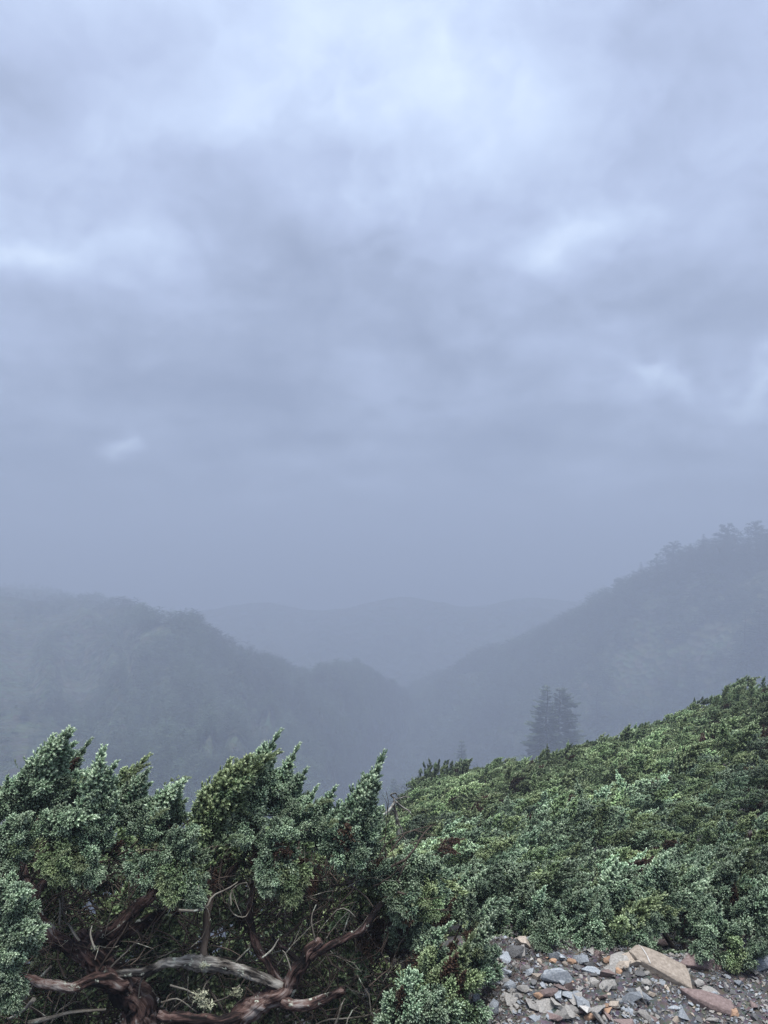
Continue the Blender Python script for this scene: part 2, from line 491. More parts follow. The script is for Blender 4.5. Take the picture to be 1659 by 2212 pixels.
def loft(name, crest, valley, ns, nt_, rough, seed, back=120.0, kind='structure', mat=None, gully=0.0, bulge=0.025):
    C = catmull(crest, ns); V = catmull(valley, ns)
    rows = []
    for i in range(ns):
        row = []
        c, w = C[i], V[i]
        bk = c + np.array([c[0] * 0.0 + 25.0 * np.sign(c[0]), back, -back * 0.75])
        for j in range(nt_):
            t = j / (nt_ - 1)
            if t < 0.72:
                s = t / 0.72
                p = w + (c - w) * s
                p[2] += math.sin(s * math.pi) * bulge * np.linalg.norm(c - w)
            else:
                s = (t - 0.72) / 0.28
                p = c + (bk - c) * s
            amp = rough * (1 - 0.75 * math.exp(-((t - 0.72) / 0.08) ** 2)) * min(1.0, t * 6)
            p = p + np.array([0, 0, amp * fbm(p[0] * 0.012 + seed, p[1] * 0.012, p[2] * 0.01, 5)])
            if gully:
                p[2] += gully * (abs(fbm(i * 0.09 + seed, j * 0.03, 1.7, 3)) - 0.25) * math.sin(min(1, t / 0.72) * math.pi)
            row.append(p)
        rows.append(row)
    v = np.array(rows).reshape(-1, 3)
    q = [(i * nt_ + j, (i + 1) * nt_ + j, (i + 1) * nt_ + j + 1, i * nt_ + j + 1) for i in range(ns - 1) for j in range(nt_ - 1)]
    me = mesh_np(name, v, q, True)
    o = link(name, me, [mat or HILL], kind=kind)
    return o, BVHTree.FromPolygons([tuple(p) for p in v], q), v.reshape(ns, nt_, 3)

def A(px, py, d):
    return np.array(at(px, py, d))

right_crest = [A(1300, 470, 200), A(1050, 492, 232), A(860, 520, 260), A(768, 546, 272), A(704, 556, 282), A(620, 595, 302), A(555, 633, 324), A(523, 653, 338), A(481, 663, 352), A(458, 684, 362), A(417, 699, 372), A(360, 730, 378)]
right_valley = [A(1200, 960, 146), A(950, 920, 168), A(760, 890, 190), A(640, 870, 207), A(550, 850, 222), A(480, 835, 234), A(430, 822, 248), A(395, 810, 262), A(372, 796, 280), A(365, 775, 305), A(372, 755, 330), A(370, 745, 360)]
hill_r, BVH_R, GRID_R = loft('hill', right_crest, right_valley, 120, 70, 7.0, 2.0, gully=9.0)

spur_crest = [A(1300, 700, 150), A(1000, 720, 148), A(800, 745, 146), A(660, 765, 145), A(560, 782, 145), A(500, 792, 146), A(450, 800, 148), A(400, 815, 150), A(360, 835, 152), A(320, 870, 155)]
spur_foot = [A(1300, 1050, 62), A(1000, 1040, 64), A(800, 1030, 66), A(660, 1010, 68), A(560, 990, 70), A(500, 975, 72), A(450, 960, 75), A(400, 945, 80), A(360, 930, 88), A(320, 920, 100)]
hill_s, BVH_S, GRID_S = loft('hill', spur_crest, spur_foot, 60, 40, 3.0, 6.0, back=60, gully=3.0)

left_crest = [A(-330, 540, 680), A(-150, 572, 620), A(0, 586, 500), A(70, 594, 390), A(125, 608, 285), A(153, 616, 226), A(190, 618, 226), A(204, 630, 228), A(222, 641, 232), A(259, 661, 240), A(278, 668, 248), A(301, 681, 260), A(324, 677, 272), A(356, 671, 285), A(375, 679, 295), A(403, 694, 312), A(440, 720, 330)]
left_valley = [A(-400, 900, 90), A(-200, 880, 95), A(0, 870, 100), A(60, 870, 105), A(110, 868, 108), A(150, 866, 112), A(180, 864, 116), A(205, 860, 120), A(230, 856, 126), A(255, 850, 134), A(275, 842, 144), A(295, 834, 156), A(310, 826, 170), A(325, 815, 190), A(340, 800, 215), A(352, 788, 245), A(372, 770, 290)]
hill_l, BVH_L, GRID_L = loft('hill', left_crest, left_valley, 130, 70, 9.0, 9.0, gully=13.0)

far_crest = [A(-100, 646, 595), A(100, 628, 590), A(200, 610, 585), A(260, 602, 580), A(330, 610, 575), A(400, 598, 575), A(470, 609, 575), A(540, 594, 580), A(640, 606, 585), A(760, 621, 590)]
far_valley = [A(-100, 770, 382), A(100, 768, 383), A(200, 765, 384), A(260, 760, 385), A(330, 757, 385), A(400, 755, 386), A(470, 756, 386), A(540, 757, 387), A(640, 762, 388), A(760, 765, 390)]
far_o, BVH_F, GRID_F = loft('mountain', far_crest, far_valley, 150, 60, 16.0, 4.0, back=160, mat=FARM, gully=16.0, bulge=0.03)

def build_valley():
    n = 24
    xs = np.linspace(-3000, 3000, n); ys = np.linspace(-1500, 4500, n)
    v = np.array([(x, y, -190 + 20 * fbm(x * 0.002, y * 0.002)) for y in ys for x in xs])
    q = [(j * n + i, j * n + i + 1, (j + 1) * n + i + 1, (j + 1) * n + i) for j in range(n - 1) for i in range(n - 1)]
    link('valley_floor', mesh_np('valley_floor', v, q, True), [FARM], kind='structure')
build_valley()

# ------------------------------------------------------------------ instancing of uncountable stuff
def scatter(name, protos, pos, rot, scl, pick, label, cat, kind='stuff', tint=None):
    """one object whose points carry copies of the given meshes"""
    n = len(pos)
    me = bpy.data.meshes.new(name)
    me.vertices.add(n); me.vertices.foreach_set('co', np.asarray(pos, dtype=np.float32).ravel())
    a = me.attributes.new('rot', 'FLOAT_VECTOR', 'POINT'); a.data.foreach_set('vector', np.asarray(rot, dtype=np.float32).ravel())
    scl = np.asarray(scl, dtype=np.float32)
    if scl.ndim == 1: scl = np.stack([scl] * 3, 1)
    a = me.attributes.new('scl', 'FLOAT_VECTOR', 'POINT'); a.data.foreach_set('vector', scl.ravel())
    a = me.attributes.new('pick', 'INT', 'POINT'); a.data.foreach_set('value', np.asarray(pick, dtype=np.int32))
    if tint is not None:
        a = me.attributes.new('tint', 'FLOAT', 'POINT'); a.data.foreach_set('value', np.asarray(tint, dtype=np.float32))
    me.update()
    o = link(name, me, (), kind=kind, label=label, cat=cat)
    ng = bpy.data.node_groups.new(name, 'GeometryNodeTree')
    ng.interface.new_socket('Geometry', in_out='INPUT', socket_type='NodeSocketGeometry')
    ng.interface.new_socket('Geometry', in_out='OUTPUT', socket_type='NodeSocketGeometry')
    N, L = ng.nodes.new, ng.links.new
    gi, go = N('NodeGroupInput'), N('NodeGroupOutput')
    iop = N('GeometryNodeInstanceOnPoints')
    join = N('GeometryNodeGeometryToInstance')
    L(gi.outputs[0], iop.inputs['Points'])
    for pm in reversed(protos):
        po = bpy.data.objects.new(pm.name + '_source', pm)      # never linked to the scene
        oi = N('GeometryNodeObjectInfo'); oi.inputs['Object'].default_value = po
        L(oi.outputs['Geometry'], join.inputs[0])
    L(join.outputs[0], iop.inputs['Instance'])
    iop.inputs['Pick Instance'].default_value = True
    def named(nm, ty):
        x = N('GeometryNodeInputNamedAttribute'); x.data_type = ty; x.inputs['Name'].default_value = nm
        return x.outputs[0]
    L(named('pick', 'INT'), iop.inputs['Instance Index'])
    e = N('FunctionNodeEulerToRotation'); L(named('rot', 'FLOAT_VECTOR'), e.inputs[0])
    L(e.outputs[0], iop.inputs['Rotation'])
    L(named('scl', 'FLOAT_VECTOR'), iop.inputs['Scale'])
    L(iop.outputs[0], go.inputs[0])
    md = o.modifiers.new('scatter', 'NODES'); md.node_group = ng
    return o

# ------------------------------------------------------------------ juniper sprays
def needles(mb, q, d, ln, n, nl, nw, fr, r, base_r=0.0):
    """a shoot: n needles spiralling along a short twig from q in direction d"""
    d = d / (np.linalg.norm(d) + 1e-9)
    a = np.cross(d, [0.3, 0.5, 0.81]); a /= np.linalg.norm(a) + 1e-9
    b = np.cross(d, a)
    k = np.arange(n)
    s = (k + 0.5) / n
    ang = k * 2.4 + r.uniform(0, 6.28)
    rad = np.cos(ang)[:, None] * a + np.sin(ang)[:, None] * b
    tang = -np.sin(ang)[:, None] * a + np.cos(ang)[:, None] * b
    spread = (0.75 - 0.25 * s)[:, None]
    dirs = unit(d * 0.85 + rad * spread + r.normal(0, 0.06, (n, 3)))
    base = q + d * (s * ln)[:, None]
    L_ = nl * r.uniform(0.8, 1.2, (n, 1))
    v = np.empty((n, 3, 3))
    v[:, 0] = base - tang * nw * 0.5
    v[:, 1] = base + tang * nw * 0.5
    v[:, 2] = base + dirs * L_
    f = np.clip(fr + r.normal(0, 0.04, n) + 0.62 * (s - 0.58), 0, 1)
    mb.add(v.reshape(-1, 3), np.arange(n * 3).reshape(-1, 3), np.repeat(f, 3))

def make_spray(name, seed, L0, R0, nb, nf, nn, bend=0.25, nl=0.0085, nw=0.0058, fl=0.027, lead=10, fr0=0.55, lead0=0.74, taper=0.75, rise=0.8):
    r = np.random.default_rng(seed)
    mb = MB()
    ax = lambda t: np.array([bend * L0 * t ** 2.2, 0.03 * L0 * math.sin(t * 5 + seed), L0 * t])
    axd = lambda t: unit(ax(min(t + 0.02, 1.02)) - ax(t - 0.02))
    for i in range(nb):
        t = 0.02 + 0.80 * ((i + r.uniform(0, 1)) / nb) ** 0.9
        prof = R0 * min(1.0, (t + 0.12) / 0.32) ** 0.7 * (1 - t) ** taper * 1.25
        phi = i * 2.4 + r.uniform(-0.5, 0.5)
        d = axd(t)
        sx = unit(np.cross(d, [0, 1, 0])); sy = np.cross(d, sx)
        out = sx * math.cos(phi) + sy * math.sin(phi)
        reach = prof * r.uniform(0.72, 1.18)
        bd = unit(out * 0.85 + d * (rise + r.uniform(-0.3, 0.3)))
        p0 = ax(t); ln = reach / 0.85
        p1 = p0 + bd * ln * 0.6
        p2 = p0 + bd * ln + d * ln * 0.18
        tube(mb, [p0, p1, p2], [0.0022, 0.0014, 0.0008], 3, attr=0.1, m=1, cap=False)
        bfr = fr0 + r.normal(0, 0.07)
        for k in range(nf):
            s = 0.35 + 0.65 * (k + r.uniform(0, 1)) / nf
            q = p0 + bd * ln * s + (d * ln * 0.18 * s * s)
            th = k * 2.4 + r.uniform(-0.6, 0.6)
            e1 = unit(np.cross(bd, d) + 1e-4); e2 = np.cross(bd, e1)
            fd = unit(bd * r.uniform(0.5, 0.9) + (e1 * math.cos(th) + e2 * math.sin(th)) * (0.80 - 0.5 * s) + d * 0.55)
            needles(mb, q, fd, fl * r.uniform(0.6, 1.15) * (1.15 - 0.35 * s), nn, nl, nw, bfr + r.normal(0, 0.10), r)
    for k in range(lead):                                   # the leader, shoots pressed close to it
        t = lead0 + (1.01 - lead0) * (k + 0.5) / lead
        d = axd(min(t, 1.0)); p = ax(t)
        for j in range(2):
            th = k * 2.4 + j * 3.0
            fd = unit(d * 1.1 + np.array([math.cos(th), math.sin(th), 0]) * (0.25 + 0.8 * (1.05 - t) / (1.05 - lead0)))
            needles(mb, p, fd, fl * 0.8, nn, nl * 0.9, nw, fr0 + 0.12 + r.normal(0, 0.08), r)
    tube(mb, [ax(t) for t in np.linspace(-0.06, 1.0, 9)], [0.006, 0.004, 0.0012], 4, attr=0.1, m=1, cap=False)
    return mb.mesh(name)

def two(me, a, b=None):
    me.materials.clear(); me.materials.append(a); me.materials.append(b or BARK_DARK)
    return me

PLUME = [make_spray('foliage_spray', 700 + i, 0.34, 0.098, 46, 6, 20, bend=0.16 + 0.05 * (i % 3), lead=26, lead0=0.56, taper=1.2, fr0=0.56, nl=0.0098, nw=0.0066, fl=0.038, rise=1.15) for i in range(5)]
TUFT = [make_spray('foliage_spray', 600 + i, 0.19, 0.060, 16, 7, 21, bend=0.15, lead=8, lead0=0.66, nl=0.0098, nw=0.0066, fl=0.040) for i in range(6)]
FULL = [make_spray('foliage_spray', 100 + i, 0.34, 0.115, 40, 11, 16, bend=0.20 + 0.06 * (i % 3), lead=14, lead0=0.66) for i in range(5)]
SLIM = [make_spray('foliage_spray', 200 + i, 0.30, 0.066, 26, 7, 20, bend=0.24 + 0.08 * i, lead=22, lead0=0.52, taper=1.3, fr0=0.58, nl=0.0098, nw=0.0066, fl=0.036) for i in range(4)]
WISP = [make_spray('foliage_wisp', 300 + i, 0.20, 0.02, 9, 4, 13, bend=0.3, lead=14, fr0=0.6) for i in range(2)]
MIDR = [make_spray('foliage_clump', 400 + i, 0.24, 0.062, 24, 8, 12, bend=0.25 + 0.05 * (i % 3), nl=0.0100, nw=0.0070, fl=0.028, lead=10, lead0=0.58, taper=1.2) for i in range(5)]
FARR = [make_spray('foliage_clump_far', 500 + i, 0.24, 0.060, 18, 6, 9, bend=0.3 + 0.05 * i, nl=0.0135, nw=0.0100, fl=0.034, lead=9, lead0=0.56, taper=1.2) for i in range(4)]
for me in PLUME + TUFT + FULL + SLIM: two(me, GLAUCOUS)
for k, me in enumerate(MIDR): two(me, GREEN if k % 2 else GLAUCOUS)
for me in FARR: two(me, GREEN)
DEADP = [two(MIDR[k].copy(), DEADF) for k in range(2)]
for me in WISP: two(me, YOUNG)

def spray_obj(parent, me, base, direction, length, L0, mat=None, roll=None, name='foliage_spray'):
    o = bpy.data.objects.new(name, me)
    COL.objects.link(o)
    o.parent = parent
    d = Vector(direction).normalized()
    wind = Vector((1, 0.15, 0.25))
    x = wind - d * wind.dot(d)
    if x.length < 0.1: x = Vector((0, 1, 0)) - d * d.y
    x.normalize()
    y = d.cross(x)
    rot = Matrix((x, y, d)).transposed()
    if roll: rot = Matrix.Rotation(roll, 3, d) @ rot
    s = length / L0
    M = rot.to_4x4() @ Matrix.Diagonal((s, s, s, 1))
    M.translation = Vector(base)
    o.matrix_world = M if parent is None else M
    if parent is not None:
        o.matrix_parent_inverse = Matrix.Translation(parent.location).inverted()
        o.matrix_basis = M
    if mat is not None:
        o.material_slots[0].link = 'OBJECT'; o.material_slots[0].material = mat
    return o

def branch_obj(parent, name, pts, radii, mat, seg=12, rough=0.25, ridges=7, n=None, label=None):
    mb = MB()
    pts = [np.asarray(p, dtype=float) for p in pts]
    ln = sum(np.linalg.norm(pts[i + 1] - pts[i]) for i in range(len(pts) - 1))
    n = n or max(6, int(ln / 0.008))
    c = catmull(pts, n)
    j = np.array([[noise.noise(Vector((p[0] * 14, p[1] * 14, p[2] * 14 + k * 11))) for k in range(3)] for p in c])
    c = c + j * max(0.006, min(0.02, radii[0] * 0.5))
    radii = [q * (0.84 if mat is BARK and name != 'trunk' else 1.0) for q in radii]
    tube(mb, c, radii, seg, rough=rough, seed=random.random() * 30, ridges=ridges)
    o = link(name, mb.mesh(name, True), [mat], parent)
    if parent is not None: o.matrix_parent_inverse = Matrix.Translation(parent.location).inverted()
    if label: o['label'] = label
    return o

# ================================================================== the foreground juniper on the left
D0 = 3.15
jun = empty('juniper_shrub', at(140, 1040, D0), 'large gnarled juniper shrub with twisted red brown trunk in the left foreground', 'shrub')
px2m = lambda p, d=D0: p * d / F
def J(x, y, d=D0): return np.array(at(x, y, d))

branch_obj(jun, 'trunk', [J(152, 1062), J(141, 1024), J(132, 996), J(112, 973), J(92, 955), J(82, 940, 3.2)], [px2m(19), px2m(16.5), px2m(15), px2m(14), px2m(13), px2m(9)], BARK, 36, 0.20, 9)
branch_obj(jun, 'limb', [J(92, 962), J(77, 952), J(58, 940), J(45, 930), J(38, 912), J(36, 898), J(44, 884, 3.2), J(57, 872, 3.25), J(75, 852, 3.3)], [px2m(9), px2m(8), px2m(7), px2m(5.5), px2m(4), px2m(3)], BARK, 23, 0.20, 7)
branch_obj(jun, 'limb', [J(122, 984, 3.1), J(104, 979, 3.05), J(83, 986, 3.0), J(55, 985, 2.98), J(34, 981, 2.98), J(18, 975, 3.0)], [px2m(9), px2m(7), px2m(6), px2m(5.5), px2m(4), px2m(2)], BARK, 20, 0.20, 7)
branch_obj(jun, 'limb', [J(86, 956), J(97, 943), J(117, 928), J(138, 909, 3.2), J(156, 891, 3.25), J(172, 868, 3.3), J(190, 840, 3.35)], [px2m(10), px2m(9.5), px2m(8), px2m(6.5), px2m(5), px2m(3)], BARK, 23, 0.20, 7)
branch_obj(jun, 'limb', [J(100, 952, 3.25), J(125, 934, 3.35), J(151, 919, 3.4), J(193, 902, 3.45), J(225, 880, 3.5), J(250, 845, 3.5)], [px2m(8), px2m(7), px2m(6), px2m(4.5), px2m(3)], BARK, 18, 0.20, 7)
branch_obj(jun, 'limb', [J(40, 905, 3.2), J(28, 880, 3.25), J(22, 850, 3.3), J(30, 815, 3.3)], [px2m(6), px2m(5), px2m(4), px2m(2)], BARK, 15, 0.20, 6)
# the second stem, right of it
branch_obj(jun, 'trunk', [J(222, 1050, 3.0), J(236, 1026, 3.0), J(255, 1006, 3.0), J(285, 990, 3.0), J(301, 965, 3.0), J(311, 950, 3.0), J(321, 938, 3.0)], [px2m(14), px2m(12), px2m(10), px2m(7.5), px2m(6), px2m(5), px2m(3.8)], BARK, 28, 0.20, 8)
branch_obj(jun, 'limb', [J(311, 958, 3.0), J(320, 951, 3.0), J(343, 939, 3.02), J(361, 930, 3.05), J(375, 912, 3.12), J(392, 893, 3.28), J(400, 884, 3.45)], [px2m(5), px2m(4.5), px2m(4.2), px2m(4), px2m(3), px2m(2)], BARK, 18, 0.20, 6)
branch_obj(jun, 'broken_limb', [J(282, 1000, 2.97), J(296, 1006, 2.95), J(316, 1004, 2.93), J(330, 998, 2.92), J(344, 990, 2.9)], [px2m(6), px2m(6), px2m(5.8), px2m(5.5), px2m(5)], BARK, 20, 0.20, 6)
branch_obj(jun, 'broken_limb', [J(301, 962, 3.0), J(290, 953, 3.03), J(279, 945, 3.06), J(270, 934, 3.1)], [px2m(3.5), px2m(2.6), px2m(2), px2m(1.2)], BARK, 13, 0.20, 5)
branch_obj(jun, 'limb', [J(283, 986, 3.05), J(268, 966, 3.1), J(255, 946, 3.15), J(249, 921, 3.2), J(252, 890, 3.3), J(262, 855, 3.35)], [px2m(5), px2m(5.2), px2m(4.8), px2m(4), px2m(3)], BARK, 15, 0.20, 6)
branch_obj(jun, 'limb', [J(160, 1014, 2.95), J(185, 1018, 2.93), J(215, 1022, 2.93), J(240, 1018, 2.95)], [px2m(6), px2m(5.5), px2m(6), px2m(6)], BARK, 15, 0.20, 6)
branch_obj(jun, 'dead_log', [J(112, 973, 3.12), J(138, 972, 3.1), J(155, 967, 3.08), J(171, 961, 3.06), J(190, 962, 3.05), J(204, 964, 3.04), J(226, 966, 3.02), J(248, 971, 3.0), J(268, 980, 3.0), J(284, 988, 3.0)], [px2m(3.2), px2m(4.2), px2m(4), px2m(4), px2m(7.6), px2m(5.6), px2m(4.6), px2m(4.2), px2m(3)], DEADWOOD, 26, 0.5, 10, label='grey weathered dead log with pale lichen lying between the stems')
branch_obj(jun, 'dead_stub', [J(205, 962, 3.05), J(206, 940, 3.08), J(208, 915, 3.1), J(211, 892, 3.15)], [px2m(5.5), px2m(4.5), px2m(4), px2m(3)], BARK_DARK, 10, 0.4, 5)
for pts, rad in [([(0, 1001), (10, 1005), (19, 1013)], 2.2), ([(35, 1000), (24, 1010), (8, 1020)], 3.0), ([(28, 1023), (55, 1016), (76, 1012), (106, 1010)], 3.0),
                 ([(88, 984), (110, 968), (127, 952), (138, 939)], 1.6), ([(50, 966), (42, 975), (34, 984), (26, 1000)], 2.4), ([(80, 941), (71, 928), (64, 915), (62, 895)], 1.5),
                 ([(179, 910), (192, 911), (206, 907), (212, 896), (224, 890), (238, 882)], 1.6), ([(232, 892), (229, 905), (235, 915), (245, 917), (251, 908)], 1.0),
                 ([(236, 962), (248, 950), (253, 942), (258, 932)], 1.3), ([(262, 959), (272, 950), (280, 938)], 1.4), ([(343, 935), (350, 912), (357, 900)], 1.0),
                 ([(95, 950), (91, 935), (93, 925)], 1.4), ([(60, 925), (61, 910), (59, 898)], 1.8), ([(223, 1008), (213, 995), (205, 986)], 1.6), ([(240, 985), (226, 998), (205, 1003)], 1.6),
                 ([(160, 1003), (178, 1000), (196, 1012)], 1.3), ([(334, 1030), (341, 1008), (345, 998)], 1.8), ([(290, 972), (286, 955), (283, 950)], 1.0), ([(170, 985), (190, 992), (203, 1002)], 1.5),
                 ([(310, 1028), (330, 1020), (365, 1016), (380, 1008)], 1.5), ([(315, 940), (312, 920), (316, 905)], 1.0), ([(0, 985), (8, 990), (14, 978)], 1.3), ([(150, 905), (160, 910), (168, 906)], 1.0)]:
    dd = 3.0 + random.uniform(-0.1, 0.15)
    branch_obj(jun, 'dead_twig', [J(x, y, dd + 0.02 * i) for i, (x, y) in enumerate(pts)], [px2m(rad * 0.68), px2m(rad * 0.6), px2m(rad * 0.3)], PALETWIG, 6, 0.4, 0, n=10)

LICHEN = bark_mat('pale_lichen', [(0.35, (0.16, 0.17, 0.11)), (0.65, (0.42, 0.43, 0.31))])
def lichen_tuft(host, x, y, d, size, seed):
    r = np.random.default_rng(seed); mb = MB()
    c = np.array(at(x, y, d))
    for k in range(150):
        dirv = unit(r.normal(0, 1, 3)); p = c + dirv * size * r.uniform(0.2, 1.0) * np.array([1.2, 0.7, 0.9])
        e1, e2 = r.normal(0, 1, 3) * size * 0.16, r.normal(0, 1, 3) * size * 0.16
        mb.add(np.array([p, p + e1, p + e2]), [(0, 1, 2)], 0.5, 0, np.array([p, p + e1, p + e2]) * 0.5)
    o = link('lichen', mb.mesh('lichen'), [LICHEN], host)
    o.matrix_parent_inverse = host.matrix_world.inverted()
    o['label'] = 'frilly pale yellow green lichen tuft'
bpy.context.view_layer.update()
twigs_ = [o for o in COL.objects if o.name.startswith('dead_twig')]
for x, y, d, sz, sd in [(200, 996, 2.95, 0.032, 1), (206, 1004, 2.95, 0.028, 2), (237, 992, 2.98, 0.022, 3), (204, 966, 3.0, 0.018, 4), (94, 948, 3.05, 0.014, 5)]:
    h = min(twigs_, key=lambda o: min((o.matrix_world @ v.co - Vector(at(x, y, d))).length for v in o.data.vertices))
    lichen_tuft(h, x, y, d, sz, sd)

def twig_mass(parent, name, n, region, mat, rmin=0.0012, rmax=0.004, seed=1, up=0.6):
    mb = MB(); r = np.random.default_rng(seed)
    for i in range(n):
        x0, x1, y0, y1, d0, d1 = region
        p = np.array(at(r.uniform(x0, x1), r.uniform(y0, y1), r.uniform(d0, d1)))
        d = unit(r.normal(0, 1, 3) + np.array([0.25, 0, up]))
        pts = [p]
        for k in range(5):
            d = unit(d + r.normal(0, 0.38, 3) + np.array([0.04, 0, 0.07]))
            pts.append(pts[-1] + d * r.uniform(0.03, 0.075))
        ra = r.uniform(rmin, rmax)
        tube(mb, pts, [ra, ra * 0.7, ra * 0.35], 4, attr=r.uniform(0, 1), cap=False)
        if r.uniform() < 0.7:
            k = r.integers(1, 4); q = pts[k]; d2 = unit(d + r.normal(0, 0.7, 3))
            tube(mb, [q, q + d2 * 0.06, q + d2 * 0.11 + r.normal(0, 0.012, 3)], [ra * 0.5, ra * 0.4, ra * 0.2], 3, attr=r.uniform(0, 1), cap=False)
    o = link(name, mb.mesh(name), [mat], parent, kind='stuff')
    o.matrix_parent_inverse = Matrix.Translation(parent.location).inverted()
    return o
twig_mass(jun, 'twigs', 1300, (-30, 400, 850, 1050, 3.1, 4.0), BARK_DARK, 0.0014, 0.0055, 3, 0.4)
twig_mass(jun, 'pale_twigs', 170, (-10, 390, 880, 1040, 2.95, 3.9), PALETWIG, 0.001, 0.0032, 4, 0.2)

# the crown is built lobe by lobe: each lobe is a leaning cone of sprays round its own leader
def lobe(parent, base, tip, width, n, rr, leader=True, dead=0.03, young=0.03, green=0.16, tufts=None, size=1.0, slim=0.2):
    """base and tip in space; width in metres; n side sprays"""
    base, tip = Vector(base), Vector(tip)
    ax = tip - base; L_ = ax.length; d = ax.normalized()
    sx = d.cross(Vector((0, -1, 0)))
    sx = sx.normalized() if sx.length > 0.05 else Vector((1, 0, 0))
    sy = sx.cross(d).normalized()
    if sy.y > 0: sy = -sy                                   # sy points towards the viewer's side
    tint = rr.random()
    base_mat = GREEN if tint < green else None
    nod = Vector((1, 0.15, 0.25))
    def mat_():
        u = rr.random()
        return DEADF if u < dead else YOUNG if u < dead + young else base_mat
    if leader:
        # upright plumes side by side, the tallest in the middle, all leaning with the lobe
        m = max(3, int(n * 0.42))
        for k in range(m):
            f = 0 if k == 0 else (k + 0.5) / m
            phi = k * 2.4 + rr.uniform(-0.5, 0.5)
            lat = sx * math.cos(phi) + sy * (0.8 * math.sin(phi) + 0.2)
            ln = max(0.16, min(0.42, L_ * (1.0 - 0.45 * f))) * rr.uniform(0.88, 1.1)
            tp = tip + lat * width * 0.52 * f - ax * (0.62 * f * rr.uniform(0.7, 1.1))
            dd = (d + lat * 0.42 * f).normalized()
            spray_obj(parent, rr.choice(PLUME if k else SLIM), tp - dd * ln * 0.97, (dd - nod * (0.18 if k else 0.28)).normalized(), ln, 0.34 if k else 0.30, mat_() if k else base_mat, rr.uniform(-0.5, 0.5))
        n = int(n * 0.45)
    for k in range(n):
        t = (k + rr.random()) / n * (0.6 if leader else 1.0)
        phi = k * 2.4 + rr.uniform(-0.5, 0.5)
        lat = sx * math.cos(phi) + sy * (math.sin(phi) * 0.8 + 0.25)
        prof = min(1.0, (t + 0.25) / 0.45) * (1.0 - t) ** 0.9
        o = base + ax * (0.75 * t) + lat * width * 0.16 * prof
        dd = (lat * (0.80 * prof + 0.08) + d * (0.75 + 0.8 * t) + Vector((0, 0, -0.18 * (1 - t)))).normalized()
        ln = max(0.09, width * (0.40 + 0.30 * prof) * rr.uniform(0.8, 1.2))
        spray_obj(parent, rr.choice(tufts or TUFT), o, dd, max(0.11, min(0.23, ln * 1.15)) * size * (1.05 - 0.3 * t), 0.19, mat_(), rr.uniform(-1.5, 1.5))

ZA = lambda x, y: (0.3307 * x, 1536 + 0.3307 * y)
ZB = lambda x, y: (438.9 + 0.3307 * x, 1536 + 0.3307 * y)
LR = random.Random(77)
#        base        tip         width  n  distance
lobes = [(ZA(230, 560), ZA(460, 75), 300, 26, 3.2), (ZA(120, 640), ZA(95, 335), 230, 16, 3.25), (ZA(-30, 640), ZA(15, 440), 200, 12, 3.2), (ZA(400, 520), ZA(505, 228), 170, 12, 3.4),
         (ZA(500, 560), ZA(575, 305), 160, 10, 3.5), (ZA(640, 840), ZA(702, 245), 230, 30, 3.08), (ZA(740, 640), ZA(850, 288), 200, 16, 3.35), (ZA(820, 680), ZA(975, 352), 220, 18, 3.25),
         (ZA(1010, 760), ZA(1210, 380), 240, 20, 3.22), (ZA(300, 760), ZA(560, 560), 230, 16, 3.05), (ZA(90, 830), ZA(190, 620), 240, 16, 3.02),
         (ZA(60, 760), ZA(30, 960), 200, 12, 3.0), (ZA(420, 780), ZA(380, 1010), 260, 18, 3.0), (ZA(560, 860), ZA(600, 1010), 220, 12, 3.0),
         (ZA(960, 760), ZA(1010, 600), 200, 12, 3.12), (ZA(990, 860), ZA(950, 1010), 220, 15, 3.05), (ZA(1200, 900), ZA(1120, 1130), 250, 18, 2.98), (ZA(1220, 980), ZA(1280, 1150), 220, 14, 2.98), (ZA(1180, 860), ZA(1250, 720), 220, 12, 3.0),
         (ZA(1330, 760), ZA(1615, 225), 270, 26, 3.12), (ZB(330, 600), ZB(402, 162), 290, 30, 3.2), (ZB(480, 600), ZB(560, 262), 210, 16, 3.3), (ZB(540, 660), ZB(655, 360), 230, 18, 3.22),
         (ZB(620, 760), ZB(690, 520), 190, 12, 3.15), (ZB(300, 640), ZB(260, 760), 220, 12, 3.12), (ZB(500, 860), ZB(420, 1080), 230, 16, 3.02), (ZB(560, 900), ZB(560, 1150), 200, 14, 3.02), (ZB(450, 820), ZB(540, 680), 230, 14, 3.06),
         (ZB(760, 740), ZB(845, 462), 130, 12, 3.2), (ZB(820, 840), ZB(890, 600), 210, 14, 3.1), (ZB(940, 880), ZB(1132, 358), 270, 34, 3.05), (ZB(860, 820), ZB(1010, 880), 180, 10, 3.02), (ZB(700, 760), ZB(760, 640), 150, 8, 3.15),
         (ZB(1080, 1060), ZB(1200, 880), 230, 16, 3.25), (ZB(1280, 1060), ZB(1420, 850), 240, 18, 3.25), (ZB(1420, 1080), ZB(1540, 940), 210, 14, 3.2), (ZB(1300, 1080), ZB(1330, 1240), 240, 14, 3.15), (ZB(1440, 1100), ZB(1480, 1230), 180, 10, 3.15),
         (ZB(1010, 1080), ZB(960, 960), 170, 8, 3.4), (ZB(820, 1040), ZB(900, 930), 160, 8, 3.6), (ZB(700, 1100), ZB(690, 960), 150, 7, 3.6),
         ((15, 1960), (58, 1885), 260, 16, 2.72), ((20, 2020), (75, 1960), 260, 16, 2.7), ((5, 2080), (40, 2030), 240, 12, 2.68), ((10, 2060), (30, 2140), 230, 12, 2.68), ((5, 1930), (5, 1880), 200, 8, 2.75)]
